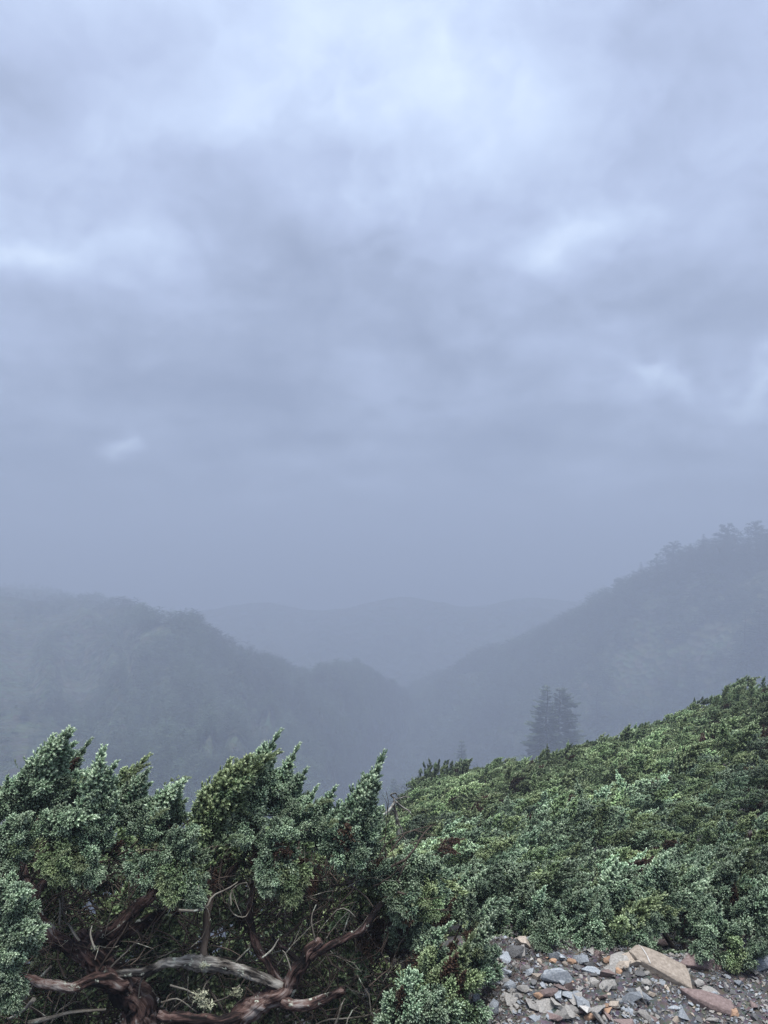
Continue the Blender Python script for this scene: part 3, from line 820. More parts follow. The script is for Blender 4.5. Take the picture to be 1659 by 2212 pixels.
for b, t, w, n, dep in lobes:
    k = 0.3307 * S * dep / F                                # zoom pixels to metres
    b, t = (b[0], b[1] + 20), (t[0], t[1] + 22)
    lobe(jun, at2(*b, dep + 0.10), at2(*t, dep - 0.02), w * k, n, LR, leader=t[1] < b[1] + 5, slim=0.0 if dep < 2.8 else 0.2)
# the far side of the crown, which keeps the inside dark
for i in range(44):
    x, y = LR.uniform(-80, 760), LR.uniform(1760, 1960)
    dep = LR.uniform(3.7, 4.8)
    y += (dep - 3.7) * 25
    lobe(jun, at2(x, y + 60, dep), at2(x + LR.uniform(20, 70), y - LR.uniform(10, 60), dep - 0.05), 0.24, 9, LR, leader=False, green=0.6)
# young wisps
nspray = [0]
def put(parent, me_list, L0, base, tip, mat=None, roll=None, name='foliage_spray'):
    base, tip = Vector(base), Vector(tip)
    me = me_list[nspray[0] % len(me_list)]; nspray[0] += 1
    d = tip - base
    return spray_obj(parent, me, base, d, d.length, L0, mat, roll, name)
for b, t, d in [((255, 1700), (300, 1640), 3.1), ((150, 1700), (215, 1650), 3.1), ((690, 1790), (760, 1755), 3.05), ((440, 1850), (500, 1790), 3.0), ((640, 1760), (700, 1715), 3.0),
                ((350, 1700), (398, 1668), 3.3), ((500, 1690), (545, 1620), 3.1), ((720, 1880), (770, 1850), 3.1), ((310, 1790), (345, 1740), 3.05), ((40, 1660), (28, 1645), 3.2), ((100, 1880), (130, 1830), 2.9)]:
    put(jun, WISP, 0.20, at2(*b, d), at2(*t, d), name='new_shoot')
# reddish dead sprays low inside, and dark inner foliage
for i in range(26):
    x, y = random.choice([(980, 2060), (1000, 2110), (800, 2010), (660, 1900), (520, 1900), (930, 2040), (850, 2060)])
    b = at2(x - 30 + random.uniform(-60, 60), y + random.uniform(-40, 40), 3.45 + random.uniform(-0.1, 0.2))
    spray_obj(jun, random.choice(SLIM), b, (random.uniform(-0.3, 0.5), -0.4, random.uniform(-0.2, 0.8)), random.uniform(0.16, 0.26), 0.30, DEADF, random.uniform(-2, 2), 'dead_spray')
for i in range(330):
    x, y = random.uniform(-60, 860), random.uniform(1860, 2260)
    b = at2(x, y, random.uniform(3.45, 5.0))
    spray_obj(jun, random.choice(MIDR), b, (random.uniform(-0.5, 0.6), random.uniform(-0.6, 0.3), random.uniform(-0.2, 0.9)), random.uniform(0.25, 0.4), 0.24, GREEN, random.uniform(-2, 2), 'inner_spray')

# ================================================================== junipers round the gravel
def bush(label, cx, cy, depth, lobes_, seed, dead=0.03):
    rr = random.Random(seed)
    base = Vector(at2(cx, cy, depth))
    base.z = ground_z(base.x, base.y)
    e = empty('juniper_shrub', base, label, 'shrub')
    for (bx, by), (tx, ty), w, dd, n in lobes_:
        k = S * dd / F
        tp = at2(tx, ty, dd - 0.02); bp = at2(bx, by, dd + 0.08)
        lobe(e, bp, tp, w * k, n, rr, leader=ty < by, dead=dead, green=0.15)
        branch_obj(e, 'limb', [np.array(base) - np.array([0, 0, 0.05]), (np.array(base) + np.array(bp)) / 2 + np.array([0, 0.06, -0.04]), np.array(bp)], [0.010, 0.008, 0.004], BARK_DARK, 6, 0.3, 0, n=10)
    return e
bush('pointed juniper shrub growing at the left edge of the gravel by the bottom edge', 960, 2140, 2.85,
     [((960, 2180), (1000, 2060), 110, 2.82, 20), ((1020, 2120), (1048, 2000), 75, 2.9, 16), ((880, 2210), (880, 2125), 110, 2.72, 16), ((930, 2200), (945, 2150), 90, 2.7, 10), ((940, 2120), (925, 2050), 70, 2.9, 10), ((1000, 2160), (1010, 2230), 80, 2.8, 8)], 1)
bush('upright juniper shrub behind the pointed one, beside reddish dead sprays', 900, 2040, 3.3,
     [((870, 2050), (905, 1960), 75, 3.2, 14), ((910, 2080), (945, 2000), 60, 3.1, 12), ((1040, 2040), (1070, 1960), 90, 3.35, 14), ((1000, 1990), (1050, 1900), 90, 3.6, 14), ((1090, 1990), (1130, 1900), 80, 3.6, 12), ((980, 1960), (1010, 1900), 80, 3.7, 10)], 2, 0.08)
bush('juniper shrub hanging over the back edge of the gravel, left of the dark hollow', 1230, 1990, 3.4,
     [((1150, 2010), (1180, 1925), 80, 3.35, 14), ((1225, 2005), (1260, 1915), 80, 3.3, 14), ((1310, 1990), (1345, 1880), 85, 3.35, 16), ((1280, 2010), (1310, 1945), 70, 3.25, 11),
      ((1190, 2000), (1170, 2035), 70, 3.2, 8), ((1270, 2000), (1290, 2035), 70, 3.2, 8), ((1360, 1995), (1385, 2020), 55, 3.25, 7), ((1120, 1990), (1140, 1920), 60, 3.5, 9)], 3)
bush('juniper shrub with drooping sprays over the dark hollow behind the tan slab', 1480, 1970, 3.45,
     [((1410, 1950), (1440, 1840), 85, 3.4, 17), ((1480, 1940), (1530, 1860), 80, 3.45, 13), ((1400, 1950), (1410, 1995), 60, 3.3, 8), ((1555, 1940), (1600, 1850), 85, 3.4, 13), ((1490, 1930), (1500, 1965), 60, 3.35, 7)], 4)
bush('low juniper shrub spilling onto the gravel at the right edge of the picture', 1570, 2010, 3.2,
     [((1550, 2030), (1565, 1965), 75, 3.15, 12), ((1605, 2010), (1650, 1920), 90, 3.2, 15), ((1650, 1980), (1680, 1880), 90, 3.35, 13), ((1540, 2020), (1515, 2055), 60, 3.1, 8), ((1590, 2040), (1580, 2078), 60, 3.1, 8), ((1500, 2010), (1530, 1945), 70, 3.25, 10), ((1630, 2065), (1650, 2025), 60, 3.05, 8)], 5)

# ------------------------------------------------------------------ the thicket that covers the slope: nobody could count it
def thicket():
    pos, rot, scl, pick, tint = [], [], [], [], []
    state = {}
    r = random.Random(21)
    wind = Vector((1, 0.1, 0.1))
    def add(o, d, ln, near):
        d = d.normalized()
        x = (wind - d * wind.dot(d)).normalized(); yv = d.cross(x)
        q = Matrix((x, yv, d)).transposed().to_quaternion()
        e = (q @ Matrix.Rotation(r.uniform(-0.9, 0.9), 3, 'Z').to_quaternion()).to_euler()
        pos.append(tuple(o)); rot.append(tuple(e)); scl.append(ln / 0.24)
        brown = state['dead'] and r.random() < 0.5
        pick.append(9 + r.randrange(2) if brown else r.randrange(5) if near else 5 + r.randrange(4))
        tint.append(state['tint'] + r.gauss(0, 0.12))
    cells = {}
    for tries in range(120000):
        y = 3.2 + 13.5 * r.random() ** 1.2
        x = y * r.uniform(-0.12, 0.66)
        if y < 4.2 and x < 0.45: continue
        if y < 3.30 + 0.08 * math.sin(x * 5): continue
        sp = 0.062 + 0.0056 * y
        key = (int(x / sp), int(y / sp))
        if any((x - cx) ** 2 + (y - cy) ** 2 < sp * sp for gx in (-1, 0, 1) for gy in (-1, 0, 1) for cx, cy in cells.get((key[0] + gx, key[1] + gy), ())): continue
        cells.setdefault(key, []).append((x, y))
        state['tint'] = max(-0.9, min(0.9, 1.5 * fbm(x * 0.75 + 3, y * 0.75, 1.0, 3)))
        state['dead'] = fbm(x * 2.1, y * 2.1, 12.0, 2) > 0.43
        ridge = 1 - abs(fbm(x * 0.9 + y * 0.25, y * 2.3 - x * 0.5, 7.0, 2)) * 3.0
        if ridge < -0.15 and r.random() < 0.6: continue
        lump = fbm(x * 0.8, y * 0.8, 9.0, 3)
        fine = fbm(x * 2.4, y * 2.4, 4.0, 2)
        z = canopy(x, y) + min(1.0, y / 7) * (0.20 * lump + 0.20 * fine + 0.26 * max(-0.6, ridge) - 0.08 + 0.13 * fbm(x * 6 - y * 2.0, y * 4 + x * 2.0, 2.0, 2)) + r.gauss(0, 0.025)
        if fbm(x * 1.7 + 5, y * 1.7, 6.0, 2) < -0.24 and r.random() < 0.85: continue      # hollows
        lean = Vector((0.62 + r.gauss(0, 0.16), -0.22 + r.gauss(0, 0.16), 0.72 + r.gauss(0, 0.1))).normalized()
        ln = (0.155 + 0.010 * y) * r.uniform(0.75, 1.25)
        if r.random() < (0.16 if fine > 0.12 else 0.04): ln *= 1.25 if y < 6 else 1.6; lean = (lean + Vector((0, 0, 0.55))).normalized()
        near = y < 7.5
        o = Vector((x, y, z)) - lean * ln * 0.7
        add(o, lean, ln, near)
        side = Vector((r.uniform(-0.6, 1.0), r.uniform(-1.0, 0.1), 0.25)).normalized()
        add(o + lean * ln * 0.1, lean * 0.5 + side * 0.8, ln * 0.75, near)
        if r.random() < 0.6:
            add(o - Vector((0, 0, r.uniform(0.08, 0.26))), Vector((0.4 + r.gauss(0, 0.4), -0.5 + r.gauss(0, 0.4), 0.5)), ln * 0.95, near)
    return scatter('juniper_thicket', MIDR + FARR + DEADP, pos, rot, scl, pick, 'dense green juniper thicket covering the slope on the right', 'shrubs', tint=tint)
thicket()

# pointed shrubs that stand out on the crest
for lab, x, y, hpx, wpx, lean, sd in [('taller pointed juniper of the close pair on the crest at upper right', 723, 712, 28, 15, 0.10, 31), ('thin pointed juniper just left of the taller one on the crest', 713, 716, 22, 8, 0.12, 32),
                              ('slim pointed juniper on the crest nearest the right picture edge', 751, 702, 22, 9, 0.05, 33), ('juniper tip leaning right on the crest above the middle of the thicket', 642, 745, 26, 16, 0.9, 34),
                              ('small upright juniper tip on the crest in front of the hazy fir pair', 538, 776, 20, 12, 0.25, 35), ('leaning juniper tip on the crest right of the rounded tree', 486, 797, 26, 16, 0.5, 36)]:
    q = random.Random(sd); dd = 13.0
    b = Vector(at(x, y, dd)); b.z = canopy(b.x, b.y) + 0.02
    e = empty('juniper_shrub', b, lab, 'shrub')
    H = hpx * dd / F; W = wpx * dd / F
    axis = Vector((lean, 0, 1)).normalized()
    branch_obj(e, 'stem', [np.array(b) - np.array([0, 0, 0.25]), np.array(b), np.array(b + axis * H * 0.8)], [0.015, 0.012, 0.004], BARK_DARK, 5, 0.2, 0, n=8)
    for k in range(16):
        t = k / 16; ph = k * 2.4
        lat = Vector((math.cos(ph), math.sin(ph), 0))
        spray_obj(e, q.choice(FARR), b + axis * H * 0.8 * t, lat * (1 - t) * 0.9 + axis * (0.5 + t), max(0.10, W * 0.75 * (1.1 - 0.6 * t)), 0.24, None, q.uniform(-1, 1))
    spray_obj(e, q.choice(FARR), b + axis * H * 0.55, axis, H * 0.5, 0.24)

# ================================================================== stones and gravel
def rock_mesh(name, seed, flat=0.45, n=16, detail=False, poly=None):
    r = random.Random(seed)
    bm = bmesh.new()
    if poly:                       # a slab with a given outline in plan, unit size
        for lvl, k in ((-0.5, 0.92), (0.28, 1.0), (0.5, 0.90)):
            for x, y in poly:
                bm.verts.new((x * k + r.gauss(0, 0.012), y * k + r.gauss(0, 0.012), lvl * flat + r.gauss(0, 0.02)))
    else:
        for i in range(n):
            d = Vector((r.gauss(0, 1), r.gauss(0, 1), r.gauss(0, 1))).normalized()
            m = max(abs(d.x), abs(d.y), abs(d.z))
            d = d * (0.55 + 0.45 * (1 / m) ** 0.8) * r.uniform(0.85, 1.05)
            bm.verts.new((d.x * 0.5, d.y * 0.38, d.z * 0.5 * flat))
    res = bmesh.ops.convex_hull(bm, input=bm.verts)
    bmesh.ops.delete(bm, geom=[g for g in res['geom_interior'] if isinstance(g, bmesh.types.BMVert)], context='VERTS')
    if detail:
        bmesh.ops.bevel(bm, geom=bm.edges[:], offset=0.010, segments=1, affect='EDGES')
        bmesh.ops.triangulate(bm, faces=bm.faces[:])
        bmesh.ops.subdivide_edges(bm, edges=[e for e in bm.edges if e.calc_length() > 0.12], cuts=2, use_grid_fill=True)
        bmesh.ops.triangulate(bm, faces=bm.faces[:])
        for v in bm.verts:
            c = v.co
            kk = 0.35 if poly else 0.6
            k = kk * 0.035 * noise.noise(c * 5 + Vector((seed, 0, 0))) + kk * 0.02 * noise.noise(c * 14 + Vector((seed, 3, 0)))
            v.co = c + c.normalized() * k
            v.co.z += 0.02 * flat * noise.noise(Vector((seed, 0, c.z * 30)))
    me = bpy.data.meshes.new(name)
    bm.to_mesh(me); bm.free()
    return me

def place_rock(px, py, wpx, hpx, matkey, label, seed, flat=0.5, yaw=None, tilt=None, poly=None, sink=0.25, lift=0.0, group=None, aspect=None):
    p, nrm = on_ground(px, py)
    if p is None: return None
    d = p.y
    w = wpx * d / F
    view_foreshorten = 0.58
    dep = max(0.35 * w, min(1.1 * w, hpx * d / F / (0.5 + 0.5 * flat)))
    me = rock_mesh('stone', seed, flat if not poly else flat, 18, True, poly)
    me.materials.append(ROCKS[matkey])
    o = link('stone', me, (), label=label, cat='stone', group=group)
    q = nrm.to_track_quat('Z', 'Y').to_matrix()
    rx = tilt[0] if tilt else random.uniform(-0.15, 0.15)
    ry = tilt[1] if tilt else random.uniform(-0.15, 0.15)
    yw = yaw if yaw is not None else random.uniform(-0.4, 0.4)
    R = q @ Matrix.Rotation(0, 3, 'Z') @ Matrix.Rotation(rx, 3, 'X') @ Matrix.Rotation(ry, 3, 'Y') @ Matrix.Rotation(yw, 3, 'Z')
    # to_track_quat may spin about the normal: rebuild with x to the right
    zc = nrm.normalized(); xc = (Vector((1, 0, 0)) - zc * zc.x).normalized(); yc = zc.cross(xc)
    R = Matrix((xc, yc, zc)).transposed() @ Matrix.Rotation(rx, 3, 'X') @ Matrix.Rotation(ry, 3, 'Y') @ Matrix.Rotation(yw, 3, 'Z')
    hz = w * (0.9 if not poly else 0.8)
    M = R.to_4x4() @ Matrix.Diagonal((w, dep if not poly else w, hz, 1))
    M.translation = p + zc * (flat * hz * (0.5 - sink - 0.08) + lift)
    o.matrix_world = M
    return o
Z6 = lambda x, y: (558.7 + 0.1261 * x, 863.5 + 0.1261 * y)
Z5 = lambda x, y: (381.0 + 0.12247 * x, 838.1 + 0.12247 * y)
stretch = lambda P, k: [(x, y * k) for x, y in P]
tan_poly = [(-0.50, 0.33), (-0.30, 0.46), (-0.05, 0.36), (0.15, 0.22), (0.50, 0.02), (0.47, -0.14), (0.34, -0.46), (0.18, -0.30), (0.0, -0.10), (-0.25, 0.0), (-0.40, 0.12)]
maroon_poly = [(-0.52, 0.26), (-0.10, 0.20), (0.20, 0.10), (0.50, -0.04), (0.46, -0.22), (0.30, -0.30), (-0.05, -0.18), (-0.36, 0.02)]
named = [
    (Z6(810, 850), 52, 36, 'tan', 'largest stone, a tan slab with a white vein, in the middle of the gravel', 0.24, stretch(tan_poly, 1.1), 0.12),
    (Z6(1125, 805), 44, 20, 'maroon', 'mottled pinkish brown boulder half buried just right of the tan slab', 0.42, None, 0.0),
    (Z6(490, 775), 29, 20, 'grey', 'broad grey slab leaning against the left end of the tan slab', 0.35, None, 0.25),
    (Z6(1190, 1115), 44, 22, 'maroon', 'long maroon slab lying aslant below the boulders on the right', 0.28, stretch(maroon_poly, 1.25), 0.05),
    (Z6(1205, 1020), 19, 11, 'grey', 'flat beige grey stone tucked behind the maroon slab', 0.30, None, -0.5),
    (Z6(1600, 820), 30, 24, 'slate', 'large blue grey boulder at the right edge of the gravel', 0.7, None, 0.1),
    (Z6(390, 772), 12, 8, 'orange', 'rusty orange stone left of the broad grey slab', 0.55, None, 0.3),
    (Z6(335, 668), 13, 9, 'maroon', 'pinkish wedge of stone right under the hem of the junipers', 0.7, None, 0.2),
    (Z6(590, 640), 15, 11, 'dark', 'dark slanting flake propped behind the tan slab', 0.4, None, -0.6),
    (Z6(480, 862), 10, 10, 'orange', 'tan orange chip standing in front of the broad grey slab', 0.6, None, 0.6),
    (Z6(640, 880), 14, 9, 'dark', 'dark flat stone in front of the tan slab', 0.35, None, 0.1),
    (Z6(690, 955), 11, 9, 'grey', 'rounded grey pebble below the dark flat stone', 0.6, None, 0.1),
    (Z6(820, 945), 8, 8, 'slate', 'narrow pale slate chip lying against the front of the tan slab', 0.3, None, 1.2),
    (Z6(1110, 970), 10, 9, 'grey', 'small grey block between the pinkish boulder and the maroon slab', 0.7, None, 0.2),
    (Z6(820, 655), 20, 12, 'maroon', 'brown boulder in the shade of the hollow behind the tan slab', 0.5, None, 0.0),
    (Z6(1390, 1200), 14, 12, 'orange', 'tan stone at the lower right end of the maroon slab', 0.7, None, 0.4),
    (Z5(1440, 1180), 33, 18, 'slate', 'thick pale blue slate block resting on flat slabs, left part of the gravel', 0.55, None, 0.0),
    (Z5(1380, 1275), 24, 8, 'maroon', 'brown flake jutting out under the thick slate block', 0.22, None, 0.15),
    (Z5(1540, 1300), 17, 8, 'slate', 'blue grey flake at the right foot of the thick slate block', 0.22, None, -0.35),
    (Z5(930, 1420), 17, 22, 'slate', 'steep blue grey block beside the pointed juniper shrub', 0.8, None, 0.5),
    (Z5(790, 1445), 18, 15, 'grey', 'brownish grey boulder partly under the pointed juniper shrub', 0.75, None, 0.1),
    (Z5(1060, 1310), 24, 8, 'grey', 'long flat slab left of the orange chip', 0.22, None, 0.05),
    (Z5(1050, 1225), 15, 12, 'slate', 'round grey boulder above the long flat slab', 0.8, None, 0.0),
    (Z5(1160, 1255), 14, 8, 'grey', 'olive grey flat stone between the round boulder and the slate block', 0.4, None, 0.0),
    (Z5(1285, 1312), 13, 7, 'orange', 'pale orange chip between the long flat slab and the slate block', 0.5, None, -0.2),
    (Z5(1345, 1372), 22, 14, 'grey', 'broad flat brown grey stone right below the pale orange chip', 0.25, None, 0.2),
    (Z5(1240, 1475), 11, 10, 'slate', 'light blue round pebble near the bottom edge', 0.5, None, 0.0),
    (Z5(1385, 1455), 12, 11, 'slate', 'blue grey pointed flake right of the light blue pebble', 0.4, None, 0.9),
    (Z5(1560, 1460), 11, 9, 'grey', 'egg shaped grey pebble right of the pointed flake near the bottom edge', 0.6, None, 0.0),
    (Z5(1125, 955), 26, 15, 'dark', 'big dark stone in the shade under the overhanging junipers', 0.6, None, 0.1),
    (Z5(1405, 1010), 9, 6, 'orange', 'bright orange chip at the back edge of the gravel under the overhang', 0.6, None, 0.1),
    (Z5(1290, 1015), 8, 9, 'tan', 'upright tan chip at the back edge of the gravel', 0.7, None, 0.7),
    (Z5(1555, 1015), 10, 8, 'orange', 'orange brown chip right of the bright orange one', 0.6, None, -0.4),
    (Z5(1460, 975), 13, 8, 'maroon', 'brown wedge above the bright orange chip', 0.5, None, 0.3),
    (Z5(1365, 1130), 11, 7, 'pale', 'pale grey chip behind the thick slate block', 0.35, None, 0.3),
    (Z5(1440, 1120), 12, 7, 'tan', 'tan chip touching the back of the thick slate block', 0.4, None, -0.4),
    (Z5(1350, 1070), 9, 9, 'maroon', 'brown triangular flake standing in the left gravel', 0.4, None, 1.0),
    (Z5(1245, 1200), 8, 10, 'dark', 'dark upright flake left of the thick slate block', 0.5, None, 1.1),
    (Z6(100, 1215), 11, 9, 'slate', 'smooth dark blue pebble at the bottom, left of the rusty one', 0.6, None, 0.2),
    (Z6(255, 1235), 14, 9, 'orange', 'rusty mottled stone at the bottom edge of the picture', 0.6, None, 0.1),
    (Z6(305, 1180), 10, 9, 'slate', 'blue white veined stone above the rusty mottled one', 0.6, None, 0.3),
    (Z6(370, 1230), 8, 10, 'grey', 'squarish light grey stone right of the rusty mottled one', 0.6, None, 0.1),
    (Z6(385, 1135), 7, 8, 'orange', 'small rusty chip above the squarish light grey stone', 0.6, None, 0.4),
    (Z6(725, 1235), 15, 7, 'maroon', 'flat brown stone at the bottom edge below the tan slab', 0.35, None, -0.2),
    (Z6(280, 945), 13, 11, 'grey', 'brown grey wedge in the gravel left of the tan orange chip', 0.5, None, -0.5),
    (Z6(1335, 900), 8, 5, 'slate', 'slim slate chip left of the large blue grey boulder', 0.3, None, -0.6),
    (Z6(1220, 1255), 14, 7, 'grey', 'grey stone at the bottom edge below the maroon slab', 0.5, None, 0.0),
]
named_objs = []
for i, (pp, w, h, mk, lab, fl, poly, yaw) in enumerate(named):
    o_ = place_rock(pp[0], pp[1], w, h, mk, lab, 40 + i, fl, yaw, None, poly, lift=0.01 if 'block' in lab else 0.0)
    named_objs.append(o_)
# the white vein that crosses the tan slab
def vein():
    host = named_objs[0]
    inv = host.matrix_world.inverted()
    bm = bmesh.new(); bm.from_mesh(host.data); bm.transform(host.matrix_world)
    bv = BVHTree.FromBMesh(bm); bm.free()
    mb = MB(); row = []
    path = [(-0.255, 0.80), (-0.245, 0.5), (-0.215, 0.25), (-0.23, 0.0), (-0.20, -0.2)]
    c = catmull([(x, y, 0) for x, y in path], 16)
    for k, q in enumerate(c):
        for sgn in (-1, 1):
            wp = host.matrix_world @ Vector((q[0] + sgn * (0.010 + 0.004 * math.sin(k * 2.1)), q[1], 1.0))
            dn = (host.matrix_world.to_3x3() @ Vector((0, 0, -1))).normalized()
            hit = bv.ray_cast(wp, dn)
            if hit[0] is None: break
            row.append(tuple(hit[0] - dn * 0.0025))
    n = len(row) // 2
    if n < 2: return
    t = []
    for k in range(n - 1): t += [(2 * k, 2 * k + 1, 2 * k + 3), (2 * k, 2 * k + 3, 2 * k + 2)]
    mb.add(np.array(row[:2 * n]), t)
    v = link('vein', mb.mesh('vein'), [ROCKS['pale']], host)
    v.matrix_parent_inverse = inv
    v['label'] = 'thin white vein'
bpy.context.view_layer.update()
vein()

SMALL = {}
for k in ROCKS:
    SMALL[k] = []
    for i in range(4):
        me = rock_mesh('stone', 900 + i + 10 * len(SMALL), random.uniform(0.28, 0.6), 9)
        me.materials.append(ROCKS[k]); SMALL[k].append(me)
TINT = {'slate': 'blue grey', 'grey': 'dull grey', 'tan': 'tan', 'orange': 'rusty orange', 'maroon': 'reddish brown', 'dark': 'dark', 'pale': 'whitish'}
NEAR = {0: 'tan slab', 1: 'pinkish boulder', 2: 'broad grey slab', 3: 'maroon slab', 4: 'flat beige stone', 5: 'large blue grey boulder', 6: 'rusty orange stone', 7: 'pinkish wedge',
        10: 'dark flat stone', 15: 'tan end stone', 16: 'thick slate block', 18: 'blue grey flake', 19: 'steep blue block', 20: 'brownish grey boulder', 21: 'long flat slab',
        22: 'round grey boulder', 25: 'broad brown grey stone', 26: 'light blue pebble', 27: 'pointed blue flake', 28: 'egg shaped pebble', 29: 'big dark stone', 30: 'bright orange chip', 36: 'brown triangular flake',
        38: 'smooth dark blue pebble', 39: 'rusty mottled stone', 41: 'squarish light grey stone', 43: 'flat brown stone', 44: 'brown grey wedge', 46: 'lowest grey stone'}
rr = random.Random(8)
loose = {}
count = 0
while count < 245:
    px, py = rr.uniform(470, 772), rr.uniform(928, 1030)
    if px < 520 and py < 960: continue
    if px > 640 and rr.random() > 0.5: continue
    p, nrm = on_ground(px, py)
    if p is None or p.y > 4: continue
    k = rr.choices(list(ROCKS), [7, 8, 1.6, 0.8, 2.2, 4, 0.4])[0]
    o = bpy.data.objects.new('stone', rr.choice(SMALL[k]))
    COL.objects.link(o)
    s = (0.014 + 0.060 * rr.random() ** 2.2) * (1.35 if px < 640 else 0.85)
    o.matrix_world = Matrix.Translation(p + nrm * s * 0.12) @ Matrix.Rotation(rr.uniform(0, 6.28), 4, 'Z') @ Matrix.Rotation(rr.gauss(0, 0.4), 4, 'X') @ Matrix.Rotation(rr.gauss(0, 0.4), 4, 'Y') @ Matrix.Diagonal((s, s * rr.uniform(0.7, 1.2), s, 1))
    b = min(NEAR, key=lambda q: (named[q][0][0] - px) ** 2 + (named[q][0][1] - py) ** 2 * 2)
    dx, dy = px - named[b][0][0], (py - named[b][0][1]) * 1.6
    side = ('right of' if dx > 0 else 'left of') if abs(dx) > abs(dy) else ('below' if dy > 0 else 'behind')
    far = 'close ' if math.hypot(dx, dy) < 26 else ''
    size = 'tiny' if s < 0.026 else 'small' if s < 0.042 else 'fist sized'
    tag(o, '%s %s stone %s%s the %s' % (size, TINT[k], far, side, NEAR[b]), 'stone', 'loose stones lying on the gravel')
    loose.setdefault(o['label'], []).append((px, o))
    count += 1
for lab, same in loose.items():                            # tell look-alikes in one spot apart by their order
    if len(same) > 1:
        same.sort(key=lambda q: q[0])
        names_ = {2: ('left of two', 'right of two'), 3: ('left of three', 'middle of three', 'right of three')}.get(len(same))
        for q, (_, o) in enumerate(same):
            if names_: o['label'] = lab + ', ' + names_[q]

def gravel():
    pos, rot, scl, pick = [], [], [], []
    r = random.Random(4)
    protos = [SMALL[k][i] for k in ('slate', 'grey', 'dark', 'tan', 'maroon', 'pale') for i in range(2)]
    w = [4, 4, 5, 5, 4, 4, 0.6, 0.6, 1, 1, 0.35, 0.3]
    while len(pos) < 26000:
        x, y = r.uniform(0.25, 2.6), r.uniform(2.45, 3.9)
        z = ground_z(x, y)
        s = 0.005 + 0.019 * r.random() ** 2.2
        pos.append((x, y, z + s * 0.15)); rot.append((r.gauss(0, 0.5), r.gauss(0, 0.5), r.uniform(0, 6.28))); scl.append((s, s * r.uniform(0.8, 1.3), s))
        pick.append(r.choices(range(12), w)[0])
    return scatter('gravel', protos, pos, rot, scl, pick, 'fine dark gravel spread over the ground at the lower right', 'gravel')
gravel()

def litter():
    mb = MB(); r = np.random.default_rng(14)
    for i in range(1100):
        px, py = r.uniform(470, 770), 938 + abs(r.normal(0, 16)) + (18 if r.uniform() < 0.2 else 0)
        if r.uniform() < 0.25: px, py = 505 + r.normal(0, 12), r.uniform(960, 1024)
        p, nrm = on_ground(px, py)
        if p is None: continue
        a = r.uniform(0, 6.28); ln = r.uniform(0.008, 0.05)
        d = np.array([math.cos(a), math.sin(a), r.normal(0, 0.15)]) * ln
        q = np.array(p) + np.array([0, 0, 0.005])
        tube(mb, [q, q + d * 0.5 + r.normal(0, 0.002, 3), q + d], [0.0012, 0.0010, 0.0006], 3, attr=0.5, cap=False)
    link('litter', mb.mesh('litter'), [BARK_DARK], kind='stuff', label='dead twigs and needle litter along the hem of the junipers', cat='litter')
litter()

# ================================================================== far trees
def fir_crown(name, seed, H, R, levels, top_round=0.0, lopsided=0.0, droop=0.25, start=0.12, tri=9, gap=0.0):
    r = np.random.default_rng(seed)
    mb = MB()
    for i in range(levels):
        t = (i + r.uniform(0, 0.7)) / levels
        z = H * (start + (1 - start) * t)
        rad = R * ((1 - t) ** (0.75 - 0.3 * top_round)) * r.uniform(0.7, 1.12) + 0.02 * H
        nb = int(5 + 4 * (1 - t))
        for k in range(nb):
            if r.uniform() < gap: continue
            phi = k * 2 * math.pi / nb + r.uniform(-0.4, 0.4) + i
            d = np.array([math.cos(phi), math.sin(phi), 0.0])
            ln = rad * r.uniform(0.65, 1.15) * (1 + lopsided * d[0])
            side = np.array([-d[1], d[0], 0])
            rise = 0.35 * t
            end = np.array([0, 0, z]) + d * ln + np.array([0, 0, ln * (rise - droop * (1 - t))])
            st = np.array([0, 0, z])
            fr = np.clip(0.5 + r.normal(0, 0.2), 0, 1)
            vv, tt = [], []
            for j in range(tri):
                s = 0.25 + 0.75 * (j + r.uniform(0, 1)) / tri
                c = st + (end - st) * s
                wv = ln * 0.30 * (1.15 - 0.7 * s) * r.uniform(0.7, 1.3) + 0.01 * H
                sg = 1 if j % 2 else -1
                e1 = c + side * sg * wv + d * wv * 0.6 + np.array([0, 0, r.normal(-0.05, 0.10) * wv])
                e2 = c + d * wv * 0.9 + side * sg * wv * 0.2 + np.array([0, 0, 0.25 * wv])
                vv += [c - d * wv * 0.3, e1, e2]
                tt.append((3 * j, 3 * j + 1, 3 * j + 2))
            mb.add(np.array(vv), tt, fr)
    return mb.mesh(name)

